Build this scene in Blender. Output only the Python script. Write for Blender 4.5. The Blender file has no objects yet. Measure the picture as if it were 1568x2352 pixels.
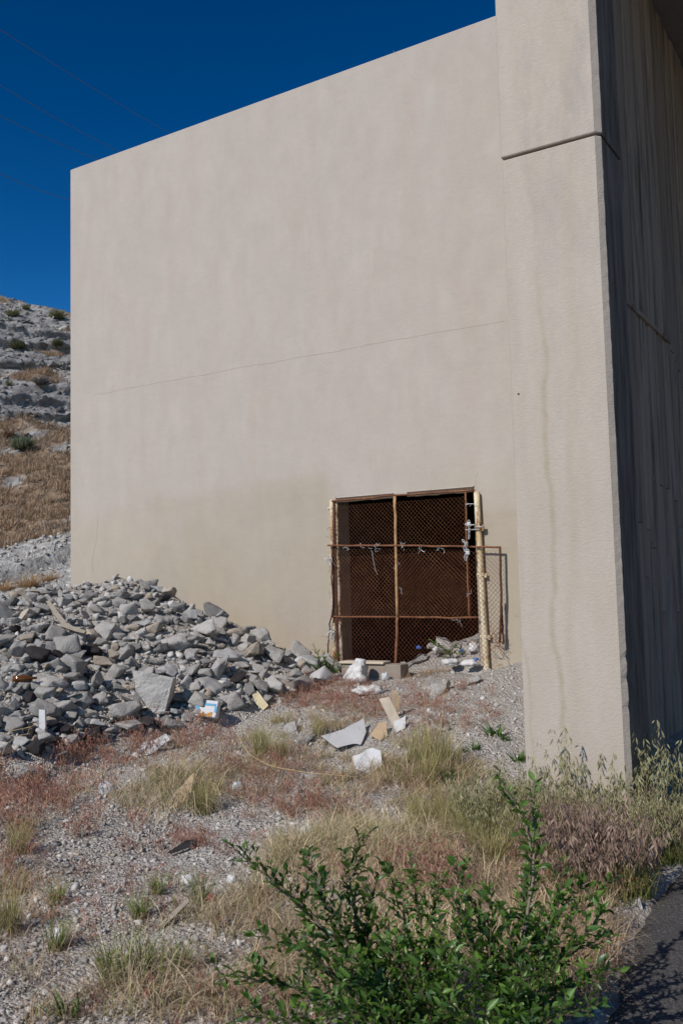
import bpy, bmesh, math, random
import numpy as np
from mathutils import Vector, Matrix, Quaternion

C = bpy.context.scene.collection
SC = bpy.context.scene
PI = math.pi

# ------------------------------------------------------------------ camera
PITCH, ROLL, TH, FD = math.radians(4.68), math.radians(1.375), math.radians(31.57), 2144.4
EYE = np.array([0.0, 0.0, 1.6])
cF = np.array([0, math.cos(PITCH), math.sin(PITCH)])
_R0 = np.array([1.0, 0, 0]); _U0 = np.array([0, -math.sin(PITCH), math.cos(PITCH)])
cR = math.cos(ROLL) * _R0 - math.sin(ROLL) * _U0
cU = math.sin(ROLL) * _R0 + math.cos(ROLL) * _U0
cam = bpy.data.cameras.new('camera')
cam.sensor_fit = 'VERTICAL'; cam.sensor_height = 36; cam.sensor_width = 24
cam.lens = FD / 2352 * 36
cam.clip_start = 0.05; cam.clip_end = 2000
cam_o = bpy.data.objects.new('camera', cam); C.objects.link(cam_o)
cam_o.matrix_world = Matrix(((cR[0], cU[0], -cF[0], EYE[0]), (cR[1], cU[1], -cF[1], EYE[1]),
                             (cR[2], cU[2], -cF[2], EYE[2]), (0, 0, 0, 1)))
SC.camera = cam_o
cam.dof.use_dof = True; cam.dof.focus_distance = 7.6; cam.dof.aperture_fstop = 9.0

# ------------------------------------------------------------------ light
RX, RY = math.cos(TH), -math.sin(TH)          # along the wall, to the right
NX, NY = math.sin(TH), math.cos(TH)           # into the wall
SA, SB = 0.25, 0.80
Ldir = Vector((NX + SA * RX, NY + SA * RY, -SB)).normalized()
sun_el = math.asin(-Ldir.z); to_az = math.atan2(-Ldir.x, -Ldir.y)   # clockwise from +Y
SUN, SKY, EXPO = 4.3, 0.05, 0.0
sl = bpy.data.lights.new('sun', 'SUN'); sl.energy = SUN; sl.angle = math.radians(0.5); sl.color = (1.0, 0.93, 0.835)
so = bpy.data.objects.new('sun', sl); C.objects.link(so)
so.rotation_mode = 'QUATERNION'; so.rotation_quaternion = Ldir.to_track_quat('-Z', 'Y'); so.location = (-20, -20, 30)
W = bpy.data.worlds.new('World'); SC.world = W; W.use_nodes = True
wn = W.node_tree.nodes; wl = W.node_tree.links
for n_ in list(wn): wn.remove(n_)
sky = wn.new('ShaderNodeTexSky'); sky.sky_type = 'NISHITA'; sky.sun_disc = False
sky.sun_elevation = sun_el; sky.sun_rotation = to_az
sky.altitude = 0; sky.air_density = 1.0; sky.dust_density = 0.0; sky.ozone_density = 4.0
gm = wn.new('ShaderNodeGamma'); gm.inputs[1].default_value = 1.9       # the film's contrast in the deep blue
hs = wn.new('ShaderNodeHueSaturation'); hs.inputs['Hue'].default_value = 0.492; hs.inputs['Saturation'].default_value = 1.10; hs.inputs['Value'].default_value = 0.44
bg = wn.new('ShaderNodeBackground'); bg.inputs[1].default_value = SKY
wo = wn.new('ShaderNodeOutputWorld')
wl.new(sky.outputs[0], gm.inputs[0]); wl.new(gm.outputs[0], hs.inputs['Color']); wl.new(hs.outputs[0], bg.inputs[0]); wl.new(bg.outputs[0], wo.inputs[0])
SC.view_settings.view_transform = 'Standard'; SC.view_settings.look = 'None'
SC.view_settings.exposure = EXPO; SC.view_settings.gamma = 1
SC.view_settings.use_curve_mapping = False
SC.cycles.max_bounces = 6; SC.cycles.transparent_max_bounces = 8

# ------------------------------------------------------------------ maths helpers
rng = np.random.default_rng(7)

def ray(x, y):
    x = np.asarray(x, float); y = np.asarray(y, float)
    d = ((x - 784) / FD)[..., None] * cR + ((1176 - y) / FD)[..., None] * cU + cF
    return d / d[..., 1:2]
def at_q(x, y, q):                              # pixel -> (r, z) on the plane q
    d = ray(x, y); k = q / (d[0] * NX + d[1] * NY)
    P = d * k
    return P[0] * RX + P[1] * RY, P[2] + 1.6
def at_d(x, y, D):
    return ray(x, y) * D + EYE
def rq2w(r, q, z=0.0): return Vector((r * RX + q * NX, r * RY + q * NY, z))

def _h(ix, iy, s):
    with np.errstate(over='ignore'):
        n = (ix.astype(np.int64) * 374761393 + iy.astype(np.int64) * 668265263 + s * 974711) & 0xffffffff
        n = ((n ^ (n >> 13)) * 1274126177) & 0xffffffff
        n = (n ^ (n >> 16)) & 0xffff
    return n / 65535.0
def vn(x, y, s=0):
    ix = np.floor(x); iy = np.floor(y); fx = x - ix; fy = y - iy
    fx = fx * fx * (3 - 2 * fx); fy = fy * fy * (3 - 2 * fy)
    a = _h(ix, iy, s); b = _h(ix + 1, iy, s); c = _h(ix, iy + 1, s); d = _h(ix + 1, iy + 1, s)
    return (a * (1 - fx) + b * fx) * (1 - fy) + (c * (1 - fx) + d * fx) * fy - 0.5
def fbm(x, y, s=0, o=4):
    t = 0; a = 1.0
    for i in range(o):
        t = t + a * vn(x, y, s + i * 17); x = x * 2.03 + 11.3; y = y * 2.03 + 5.7; a *= 0.5
    return t
def sm(a, b, x):
    k = np.clip((x - a) / (b - a), 0, 1); return k * k * (3 - 2 * k)

# ------------------------------------------------------------------ terrain function
QW, QP = 10.0, 6.02
def _tD(x, y, D): d = ray(x, y); return d[0]
_mx  = [-420, -200,   0,  100,  162,  200,  270,  340,  400, 470,  560,  640,  740,  800]
_mcy = [1400, 1385, 1372, 1346, 1332, 1322, 1316, 1330, 1354, 1386, 1428, 1468, 1498, 1520]
_mcD = [10.2, 10.6, 11.0, 11.4, 11.7, 11.8, 12.0, 11.9, 11.7, 11.6, 11.5, 11.5, 11.6, 11.7]
_mfD = [7.4,  7.5,  7.7,  7.9,  8.2,  8.6,  8.9,  9.0,  9.1, 9.15, 9.5, 10.0, 10.7, 11.4]
_mt = np.array([_tD(a, b, c) for a, b, c in zip(_mx, _mcy, _mcD)])
_mz = np.array([1.6 + ray(a, b)[2] * c for a, b, c in zip(_mx, _mcy, _mcD)])
_mcD = np.array(_mcD); _mfD = np.array(_mfD)
ASPH = [(0.0, -6), (0.2, 0.0), (0.62, 2.4), (0.914, 3.535), (1.37, 4.654), (1.95, 5.50), (2.45, 6.55), (3.05, 7.6), (8.2, 15.8)]
_ax = np.array([p[0] for p in ASPH]); _ay = np.array([p[1] for p in ASPH])
def asph_d(X, Y):                                # >0 on the asphalt side
    return X - np.interp(Y, _ay, _ax) + 0.05 * fbm(X * 3, Y * 3, 91, 3)
def zbase(X, Y):
    r = X * RX + Y * RY; q = X * NX + Y * NY; s = -r
    q0 = np.interp(s, [1.6, 2.4, 5, 8], [6.3, 5.7, 4.6, 4.0])
    zw = np.interp(s, [1.7, 2.3, 3.87, 4.3, 6.2, 8, 11, 15], [0, .74, .76, .62, .64, .75, 1.0, 1.3])
    k = np.clip((q - q0) / (QW - q0), 0, 1.05)
    z = zw * k ** 1.12
    z = z + sm(0.0, 1.0, q - 3) * 0.10 * fbm(X * .9, Y * .9, 3, 3) * sm(1.6, 2.6, s) + 0.045 * fbm(X * 2.6, Y * 2.6, 5, 3)
    # scour under the broken sheet
    z = z - 0.16 * np.exp(-(((X + .30) / .5) ** 2 + ((Y - 8.4) / .22) ** 2))
    a = asph_d(X, Y)
    z = z * (1 - sm(-.25, .05, a)) - 0.07 * sm(-.05, .12, a)
    return z
def zground(X, Y, rock=True):
    X = np.asarray(X, float); Y = np.asarray(Y, float)
    z = zbase(X, Y)
    Ys = np.maximum(Y, 2.0); t = X / Ys
    cd = np.interp(t, _mt, _mcD); fd = np.interp(t, _mt, _mfD); cz = np.interp(t, _mt, _mz) - .03
    k = np.clip((Ys - fd) / (cd - fd), 0, 1)
    h = z + (cz - .05 - z) * (k ** 0.92) - .55 * np.maximum(Ys - cd, 0)
    h = h + .10 * fbm(X * 1.6, Y * 1.6, 41, 3) * sm(0, .3, k)
    h = np.where((t > _mt[-1]) | (Y < fd) | (t < -.75), -9, h)
    return np.maximum(z, h)
def gp(x, y):                                    # pixels -> ground points, vectorised
    x = np.atleast_1d(np.asarray(x, float)); y = np.atleast_1d(np.asarray(y, float))
    d = ray(x, y); D = np.full(len(x), np.nan); done = np.zeros(len(x), bool)
    prev = np.full(len(x), 2.0)
    for s in np.arange(2.0, 16.0, .06):
        P = d * s
        under = (P[:, 2] + 1.6 <= zground(P[:, 0], P[:, 1])) & ~done
        D[under] = s; done |= under
        if done.all(): break
    lo = D - .06; hi = D.copy()
    for _ in range(6):
        m = (lo + hi) / 2; P = d * m[:, None]
        u = P[:, 2] + 1.6 <= zground(P[:, 0], P[:, 1])
        hi = np.where(u, m, hi); lo = np.where(u, lo, m)
    P = d * hi[:, None]; P[:, 2] = zground(P[:, 0], P[:, 1])
    return P
def g1(x, y): return Vector(gp(x, y)[0])

# ------------------------------------------------------------------ object helpers
def new_mesh(name, V, F, smooth=False, col=None):
    me = bpy.data.meshes.new(name)
    if isinstance(F, np.ndarray):
        V = np.asarray(V, np.float32); n = F.shape[1]
        me.vertices.add(len(V)); me.vertices.foreach_set('co', V.ravel())
        me.loops.add(F.size); me.loops.foreach_set('vertex_index', F.astype(np.int32).ravel())
        me.polygons.add(len(F)); me.polygons.foreach_set('loop_start', np.arange(0, F.size, n, dtype=np.int32))
        me.update(calc_edges=True)
    else:
        me.from_pydata([tuple(v) for v in V], [], [tuple(f) for f in F]); me.update()
    if smooth: me.polygons.foreach_set('use_smooth', np.ones(len(me.polygons), bool))
    if col is not None:
        ca = me.color_attributes.new('Col', 'FLOAT_COLOR', 'POINT')
        c4 = np.ones((len(me.vertices), 4), np.float32); c4[:, :3] = col
        ca.data.foreach_set('color', c4.ravel())
    return me
def O(name, me, mat=None, parent=None, loc=None):
    o = bpy.data.objects.new(name, me); C.objects.link(o)
    if mat is not None and me is not None and len(me.materials) == 0: me.materials.append(mat)
    if parent is not None: o.parent = parent
    if loc is not None: o.location = loc
    return o
def tag(o, label=None, cat=None, group=None, kind=None):
    if label: o['label'] = label
    if cat: o['category'] = cat
    if group: o['group'] = group
    if kind: o['kind'] = kind
    return o
def thing(name, label, cat, loc=(0, 0, 0), rot=0.0, group=None):
    o = bpy.data.objects.new(name, None); C.objects.link(o); o.empty_display_size = .1
    o.location = loc; o.rotation_euler = (0, 0, rot)
    return tag(o, label, cat, group)

class MB:
    def __init__(s): s.V = []; s.F = []
    def add(s, V, F):
        b = len(s.V); s.V += [tuple(v) for v in V]; s.F += [tuple(i + b for i in f) for f in F]; return s
    def box(s, x0, x1, y0, y1, z0, z1):
        return s.add([(x0, y0, z0), (x1, y0, z0), (x1, y1, z0), (x0, y1, z0), (x0, y0, z1), (x1, y0, z1), (x1, y1, z1), (x0, y1, z1)],
                     [(0, 3, 2, 1), (4, 5, 6, 7), (0, 1, 5, 4), (1, 2, 6, 5), (2, 3, 7, 6), (3, 0, 4, 7)])
    def tube(s, P, r, n=8, cap=True):
        P = [Vector(p) for p in P]; rs = r if isinstance(r, (list, tuple)) else [r] * len(P)
        ring = []; up = None
        for i, p in enumerate(P):
            t = (P[min(i + 1, len(P) - 1)] - P[max(i - 1, 0)]).normalized()
            if up is None:
                up = t.orthogonal().normalized()
            up = (up - t * up.dot(t))
            up = up.normalized() if up.length > 1e-6 else t.orthogonal().normalized()
            b = t.cross(up)
            ring.append([p + (up * math.cos(2 * PI * k / n) + b * math.sin(2 * PI * k / n)) * rs[i] for k in range(n)])
        V = [v for rg in ring for v in rg]; F = []
        for i in range(len(P) - 1):
            for k in range(n):
                F.append((i * n + k, i * n + (k + 1) % n, (i + 1) * n + (k + 1) % n, (i + 1) * n + k))
        if cap: F.append(tuple(range(n))[::-1]); F.append(tuple((len(P) - 1) * n + k for k in range(n)))
        return s.add(V, F)
    def build(s, name, mat, parent=None, smooth=False, bevel=0, seg=2):
        me = new_mesh(name, s.V, s.F, smooth); o = O(name, me, mat, parent)
        if bevel:
            m = o.modifiers.new('bevel', 'BEVEL'); m.width = bevel; m.segments = seg; m.limit_method = 'ANGLE'; m.angle_limit = .6
        return o

# ------------------------------------------------------------------ materials
def nt(name):
    m = bpy.data.materials.new(name); m.use_nodes = True; t = m.node_tree
    for n in list(t.nodes): t.nodes.remove(n)
    out = t.nodes.new('ShaderNodeOutputMaterial'); b = t.nodes.new('ShaderNodeBsdfPrincipled')
    t.links.new(b.outputs[0], out.inputs[0]); return m, t, b
def N(t, typ, ins=None, **kw):
    n = t.nodes.new(typ)
    for k, v in kw.items(): setattr(n, k, v)
    for k, v in (ins or {}).items():
        if isinstance(v, bpy.types.NodeSocket): t.links.new(v, n.inputs[k])
        else: n.inputs[k].default_value = v
    return n
def coords(t, scale=(1, 1, 1), src='Object', rot=(0, 0, 0)):
    c = N(t, 'ShaderNodeTexCoord'); return N(t, 'ShaderNodeMapping', {'Vector': c.outputs[src], 'Scale': scale, 'Rotation': rot}).outputs[0]
def noise(t, vec, sc, det=4, rough=.55, dist=0.0):
    return N(t, 'ShaderNodeTexNoise', {'Vector': vec, 'Scale': sc, 'Detail': det, 'Roughness': rough, 'Distortion': dist}).outputs['Fac']
def ramp(t, fac, stops, interp='LINEAR'):
    r = N(t, 'ShaderNodeValToRGB', {'Fac': fac}); cr = r.color_ramp; cr.interpolation = interp
    while len(cr.elements) < len(stops): cr.elements.new(.5)
    for e, (p, c) in zip(cr.elements, stops):
        e.position = p; e.color = (c, c, c, 1) if isinstance(c, (int, float)) else (*c, 1)
    return r.outputs[0]
def mix(t, fac, a, b, typ='MIX'):
    n = N(t, 'ShaderNodeMix', data_type='RGBA', blend_type=typ)
    for i, v in ((0, fac), (6, a), (7, b)):
        if isinstance(v, bpy.types.NodeSocket): t.links.new(v, n.inputs[i])
        elif i == 0: n.inputs[0].default_value = v
        else: n.inputs[i].default_value = (v, v, v, 1) if isinstance(v, (int, float)) else (*v, 1)
    return n.outputs[2]
def math_(t, op, a, b=0.0, c=None):
    n = N(t, 'ShaderNodeMath', operation=op)
    for i, v in enumerate((a, b) if c is None else (a, b, c)):
        if isinstance(v, bpy.types.NodeSocket): t.links.new(v, n.inputs[i])
        else: n.inputs[i].default_value = v
    return n.outputs[0]
def bump(t, b, h, strength=.3, dist=.01):
    n = N(t, 'ShaderNodeBump', {'Height': h, 'Strength': strength, 'Distance': dist}); t.links.new(n.outputs[0], b.inputs['Normal'])
def base(t, b, col, rough=.9, spec=.2):
    if isinstance(col, bpy.types.NodeSocket): t.links.new(col, b.inputs['Base Color'])
    else: b.inputs['Base Color'].default_value = (*col, 1)
    b.inputs['Roughness'].default_value = rough; b.inputs['Specular IOR Level'].default_value = spec
def sepxyz(t, vec): return N(t, 'ShaderNodeSeparateXYZ', {0: vec}).outputs

def simple(name, col, rough=.8, var=.25, sc=20, bs=.2, bd=.005, spec=.25, metal=0, rnd=0.0):
    m, t, b = nt(name); v = coords(t)
    f = noise(t, v, sc, 5)
    c = mix(t, f, tuple(x * (1 - var) for x in col), tuple(min(x * (1 + var), 1) for x in col))
    if rnd:
        oi = N(t, 'ShaderNodeObjectInfo').outputs['Random']
        c = mix(t, 1.0, c, ramp(t, oi, [(0, 1 - rnd), (1, 1 + rnd * .35)]), 'MULTIPLY')
    base(t, b, c, rough, spec); b.inputs['Metallic'].default_value = metal
    bump(t, b, f, bs, bd); return m

QW, QP = 10.0, 6.02
def mat_wall():
    m, t, b = nt('wing_wall_stucco'); v = coords(t); x, y, z = sepxyz(t, v)
    vs = coords(t, (1.8, 1.8, .5))
    f1 = noise(t, vs, 1.6, 5, .6, .3); f2 = noise(t, v, 1.1, 4); f3 = noise(t, v, 30, 6, .7)
    c = mix(t, ramp(t, f1, [(.36, 0), (.64, 1)]), (.415, .373, .334), (.399, .346, .304))
    c = mix(t, ramp(t, f2, [(.40, 0), (.62, .8)]), c, (.395, .354, .312))
    # repainted, yellower lower part with soft uneven edge
    zn = math_(t, 'ADD', z, math_(t, 'MULTIPLY', noise(t, coords(t, (.9, .9, .5)), 1.1, 2, .4), 1.9))
    low = ramp(t, math_(t, 'MULTIPLY', zn, .25), [(.70, 1), (.99, 0)])
    patch = N(t, 'ShaderNodeTexVoronoi', {'Vector': coords(t, (.9, .9, 1.5)), 'Scale': .9, 'Randomness': .9}, distance='CHEBYCHEV').outputs['Color']
    lowc = mix(t, ramp(t, sepxyz(t, patch)[0], [(.35, 0), (.6, .7)]), (.378, .325, .25), (.37, .32, .265))
    c = mix(t, math_(t, 'MULTIPLY', low, .92), c, lowc)
    def box_(xa, xb, za, zb, e, amt, cc):
        nonlocal c
        wv = math_(t, 'MULTIPLY', math_(t, 'SUBTRACT', noise(t, v, 2.2, 4, .6), .5), .22)
        xx = math_(t, 'ADD', x, wv); zz_ = math_(t, 'ADD', z, wv)
        def edge(sock, p, up): 
            k_ = math_(t, 'MULTIPLY_ADD', math_(t, 'SUBTRACT', sock, p), (1 if up else -1) / e, .5)
            return N(t, 'ShaderNodeClamp', {0: k_}).outputs[0]
        k = math_(t, 'MULTIPLY', math_(t, 'MULTIPLY', edge(xx, xa, True), edge(xx, xb, False)), math_(t, 'MULTIPLY', edge(zz_, za, True), edge(zz_, zb, False)))
        c = mix(t, math_(t, 'MULTIPLY', k, amt), c, cc)
    P_ = lambda px, py: at_q(px, py, QW)
    box_(P_(345, 1300)[0], P_(765, 1300)[0], -1, P_(600, 1118)[1], .24, .4, (.335, .288, .22))
    box_(P_(585, 1300)[0], P_(762, 1300)[0], P_(700, 1190)[1], P_(700, 1092)[1], .14, .35, (.335, .288, .222))
    box_(P_(300, 1300)[0], P_(425, 1300)[0], P_(350, 1250)[1], P_(350, 1185)[1], .16, .45, (.385, .342, .30))
    box_(P_(1105, 1300)[0], P_(1260, 1300)[0], -1, P_(1150, 1172)[1], .12, .55, (.335, .288, .222))
    box_(P_(420, 1300)[0], P_(640, 1300)[0], -1, P_(500, 1330)[1], .3, .35, (.40, .348, .26))
    c = mix(t, 1.0, c, ramp(t, noise(t, coords(t, (1.3, 1.3, .8)), 3.2, 4, .6), [(.32, .955), (.68, 1.035)]), 'MULTIPLY')
    c = mix(t, ramp(t, f3, [(.3, .0), (.75, .22)]), c, (.32, .28, .245))
    # vertical rain streaks
    st = noise(t, coords(t, (5, 5, .12)), 2.2, 4, .6)
    c = mix(t, ramp(t, st, [(.56, 0), (.8, .10)]), c, (.34, .29, .25))
    # mud flecks low down
    fl = noise(t, v, 26, 2, .5); flz = ramp(t, math_(t, 'MULTIPLY', z, .25), [(.28, 1), (.5, 0)])
    fk = math_(t, 'MULTIPLY', ramp(t, fl, [(.71, 0), (.735, .75)]), flz)
    c = mix(t, fk, c, (.16, .135, .11))
    base(t, b, c, .93, .12)
    h = math_(t, 'ADD', math_(t, 'MULTIPLY', noise(t, v, 55, 5, .65), .6), math_(t, 'MULTIPLY', noise(t, coords(t, (1, 1, 1.4)), 7, 4), 1.2))
    bump(t, b, h, .35, .012); return m

def mat_pillar():
    m, t, b = nt('pillar_rough_stucco'); v = coords(t); x, y, z = sepxyz(t, v)
    f1 = noise(t, coords(t, (3, 3, .7)), 1.8, 5, .6, .2); f3 = noise(t, v, 22, 6, .7)
    c = mix(t, ramp(t, f1, [(.3, 0), (.7, 1)]), (.435, .382, .33), (.395, .34, .285))
    c = mix(t, ramp(t, f3, [(.35, 0), (.8, .3)]), c, (.31, .275, .24))
    # wandering rust-yellow water stains
    wob = math_(t, 'MULTIPLY', math_(t, 'SUBTRACT', noise(t, coords(t, (.01, .01, 1)), 1.1, 4, .55), .5), .55)
    for x0, sl, amp, wd, zt in ((.285, -.018, 1.0, .034, 4.1), (.07, -.022, .7, .02, 2.2), (.33, .03, .35, .06, 9)):
        xc = math_(t, 'ADD', math_(t, 'MULTIPLY_ADD', z, sl, x0 + .0), math_(t, 'MULTIPLY', wob, .55))
        dd = math_(t, 'ABSOLUTE', math_(t, 'SUBTRACT', x, xc))
        k = ramp(t, math_(t, 'DIVIDE', dd, wd), [(0, 1), (1, 0)], 'EASE')
        k = math_(t, 'MULTIPLY', k, ramp(t, math_(t, 'MULTIPLY', z, .1), [(max(zt * .1 - .12, 0), 1), (min(zt * .1, 1), 0)]))
        k = math_(t, 'MULTIPLY', k, ramp(t, noise(t, v, 9, 4), [(.3, .4), (.65, 1)]))
        c = mix(t, math_(t, 'MULTIPLY', k, .55 * amp), c, (.29, .245, .16))
    # grey weathering on the upper part
    g = math_(t, 'MULTIPLY', ramp(t, noise(t, coords(t, (2.4, 2.4, .8)), 1.7, 5, .65), [(.47, 0), (.72, .6)]), ramp(t, math_(t, 'MULTIPLY', z, .1), [(.2, .15), (.5, 1)]))
    c = mix(t, g, c, (.27, .25, .23))
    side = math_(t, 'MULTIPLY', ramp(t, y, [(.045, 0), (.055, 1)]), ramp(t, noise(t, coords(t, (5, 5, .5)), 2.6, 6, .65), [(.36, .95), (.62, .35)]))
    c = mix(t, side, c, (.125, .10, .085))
    base(t, b, c, .95, .1)
    h = math_(t, 'ADD', noise(t, coords(t, (1, 1, 1.6)), 42, 3, .5, .8), math_(t, 'MULTIPLY', noise(t, v, 120, 4), .4))
    bump(t, b, h, .4, .009); return m

def mat_boards():
    m, t, b = nt('board_marked_concrete'); v = coords(t, src='Object'); 
    oi = N(t, 'ShaderNodeObjectInfo').outputs['Random']
    sh = N(t, 'ShaderNodeCombineXYZ', {0: math_(t, 'MULTIPLY', oi, 37.0), 1: math_(t, 'MULTIPLY', oi, 11.0), 2: math_(t, 'MULTIPLY', oi, 5.0)}).outputs[0]
    v2 = N(t, 'ShaderNodeVectorMath', {0: v, 1: sh}, operation='ADD').outputs[0]
    mp = N(t, 'ShaderNodeMapping', {'Vector': v2, 'Scale': (6, 6, .5)}).outputs[0]
    grain = noise(t, mp, 5, 6, .65, .2); st = noise(t, N(t, 'ShaderNodeMapping', {'Vector': v2, 'Scale': (2.6, 2.6, .3)}).outputs[0], 2.4, 5, .6)
    c = mix(t, ramp(t, grain, [(.3, 0), (.7, 1)]), (.58, .45, .36), (.44, .345, .28))
    c = mix(t, ramp(t, st, [(.50, 0), (.66, .7)]), c, (.10, .088, .082))
    c = mix(t, ramp(t, noise(t, v2, 40, 2), [(.7, 0), (.74, .8)]), c, (.05, .045, .045))
    c = mix(t, 1.0, c, ramp(t, oi, [(0, .72), (1, 1.08)]), 'MULTIPLY')
    base(t, b, c, .9, .2); bump(t, b, grain, .5, .008); return m

def mat_ground():
    m, t, b = nt('gravel_soil'); v = coords(t)
    f = noise(t, v, 2.2, 6, .6); g = noise(t, v, 38, 6, .7)
    vo = N(t, 'ShaderNodeTexVoronoi', {'Vector': v, 'Scale': 62.0}); vo2 = N(t, 'ShaderNodeTexVoronoi', {'Vector': v, 'Scale': 24.0})
    c = mix(t, ramp(t, f, [(.35, 0), (.65, 1)]), (.42, .392, .358), (.33, .295, .262))
    c = mix(t, ramp(t, sepxyz(t, vo.outputs['Color'])[0], [(.1, .0), (.9, .6)]), c, (.47, .45, .425))
    c = mix(t, ramp(t, g, [(.5, 0), (.85, .6)]), c, (.19, .165, .15))
    base(t, b, c, .95, .1)
    h = math_(t, 'ADD', math_(t, 'MULTIPLY', vo.outputs['Distance'], -.7), math_(t, 'ADD', math_(t, 'MULTIPLY', vo2.outputs['Distance'], -1.0), math_(t, 'MULTIPLY', g, .6)))
    bump(t, b, h, .9, .03); return m

def mat_col(name, rough=.9, transl=0.0, spec=.1, nsc=0, bd=0.0, var=.3, gain=1.0):
    m, t, b = nt(name); a = N(t, 'ShaderNodeAttribute', attribute_name='Col').outputs['Color']
    c = a
    if gain != 1.0: c = mix(t, 1.0, c, gain, 'MULTIPLY')
    if nsc:
        f = noise(t, coords(t), nsc, 6, .65)
        c = mix(t, 1.0, c, ramp(t, f, [(.3, 1 - var), (.7, 1 + var * .6)]), 'MULTIPLY')
        if bd: bump(t, b, f, .7, bd)
    base(t, b, c, rough, spec)
    if transl:
        tr = N(t, 'ShaderNodeBsdfTranslucent', {'Color': c}); ms = N(t, 'ShaderNodeMixShader', {0: transl, 1: b.outputs[0], 2: tr.outputs[0]})
        t.links.new(ms.outputs[0], [n for n in t.nodes if n.type == 'OUTPUT_MATERIAL'][0].inputs[0])
    return m

def mat_rock(name, ca, cb, bd=.012, rnd=(.72, 1.12), sc=9):
    m, t, b = nt(name); v = coords(t, src='Object')
    oi = N(t, 'ShaderNodeObjectInfo').outputs['Random']
    v2 = N(t, 'ShaderNodeVectorMath', {0: v, 1: N(t, 'ShaderNodeCombineXYZ', {0: math_(t, 'MULTIPLY', oi, 50.0)}).outputs[0]}, operation='ADD').outputs[0]
    f = noise(t, v2, sc * .25, 6, .65); g = noise(t, v2, sc, 6, .7)
    c = mix(t, ramp(t, f, [(.3, 0), (.7, 1)]), ca, cb)
    c = mix(t, ramp(t, g, [(.52, 0), (.75, .5)]), c, tuple(x * .5 for x in cb))
    c = mix(t, 1.0, c, ramp(t, oi, [(0, rnd[0]), (1, rnd[1])]), 'MULTIPLY')
    base(t, b, c, .94, .1); bump(t, b, math_(t, 'ADD', g, f), .8, bd); return m

def mat_asphalt():
    m, t, b = nt('old_asphalt'); v = coords(t)
    vo = N(t, 'ShaderNodeTexVoronoi', {'Vector': v, 'Scale': 110.0}); f = noise(t, v, 1.7, 5); g = noise(t, v, 60, 5, .7)
    c = mix(t, ramp(t, sepxyz(t, vo.outputs['Color'])[0], [(.55, 0), (1, .8)]), (.060, .058, .060), (.15, .145, .14))
    c = mix(t, ramp(t, f, [(.4, 0), (.7, .6)]), c, (.085, .08, .078))
    c = mix(t, ramp(t, g, [(.55, 0), (.75, .6)]), c, (.035, .034, .036))
    base(t, b, c, .85, .25); bump(t, b, math_(t, 'ADD', math_(t, 'MULTIPLY', vo.outputs['Distance'], -1.0), g), .7, .008); return m

def mat_rust(name, ca, cb, mixpos=.5, paint=None, pk=.55, wire=False):
    m, t, b = nt(name); v = coords(t); f = noise(t, v, 9, 6, .7); g = noise(t, v, 45, 5, .7)
    c = mix(t, ramp(t, f, [(mixpos - .12, 0), (mixpos + .12, 1)]), ca, cb)
    c = mix(t, ramp(t, g, [(.5, 0), (.8, .5)]), c, (.07, .03, .018))
    if paint:
        k = ramp(t, math_(t, 'ADD', noise(t, coords(t, (1, 1, .35)), 13, 6, .7), math_(t, 'MULTIPLY', math_(t, 'SUBTRACT', g, .5), .25)), [(pk - .07, 1), (pk + .02, 0)])
        k2 = ramp(t, noise(t, coords(t, (1, 1, .3)), 5, 5, .6), [(.5, 0), (.72, .9)])
        pc = mix(t, k2, paint, (.42, .25, .09))
        c = mix(t, k, c, pc)
    base(t, b, c, .85, .25); bump(t, b, g, .4, .002); return m

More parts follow.
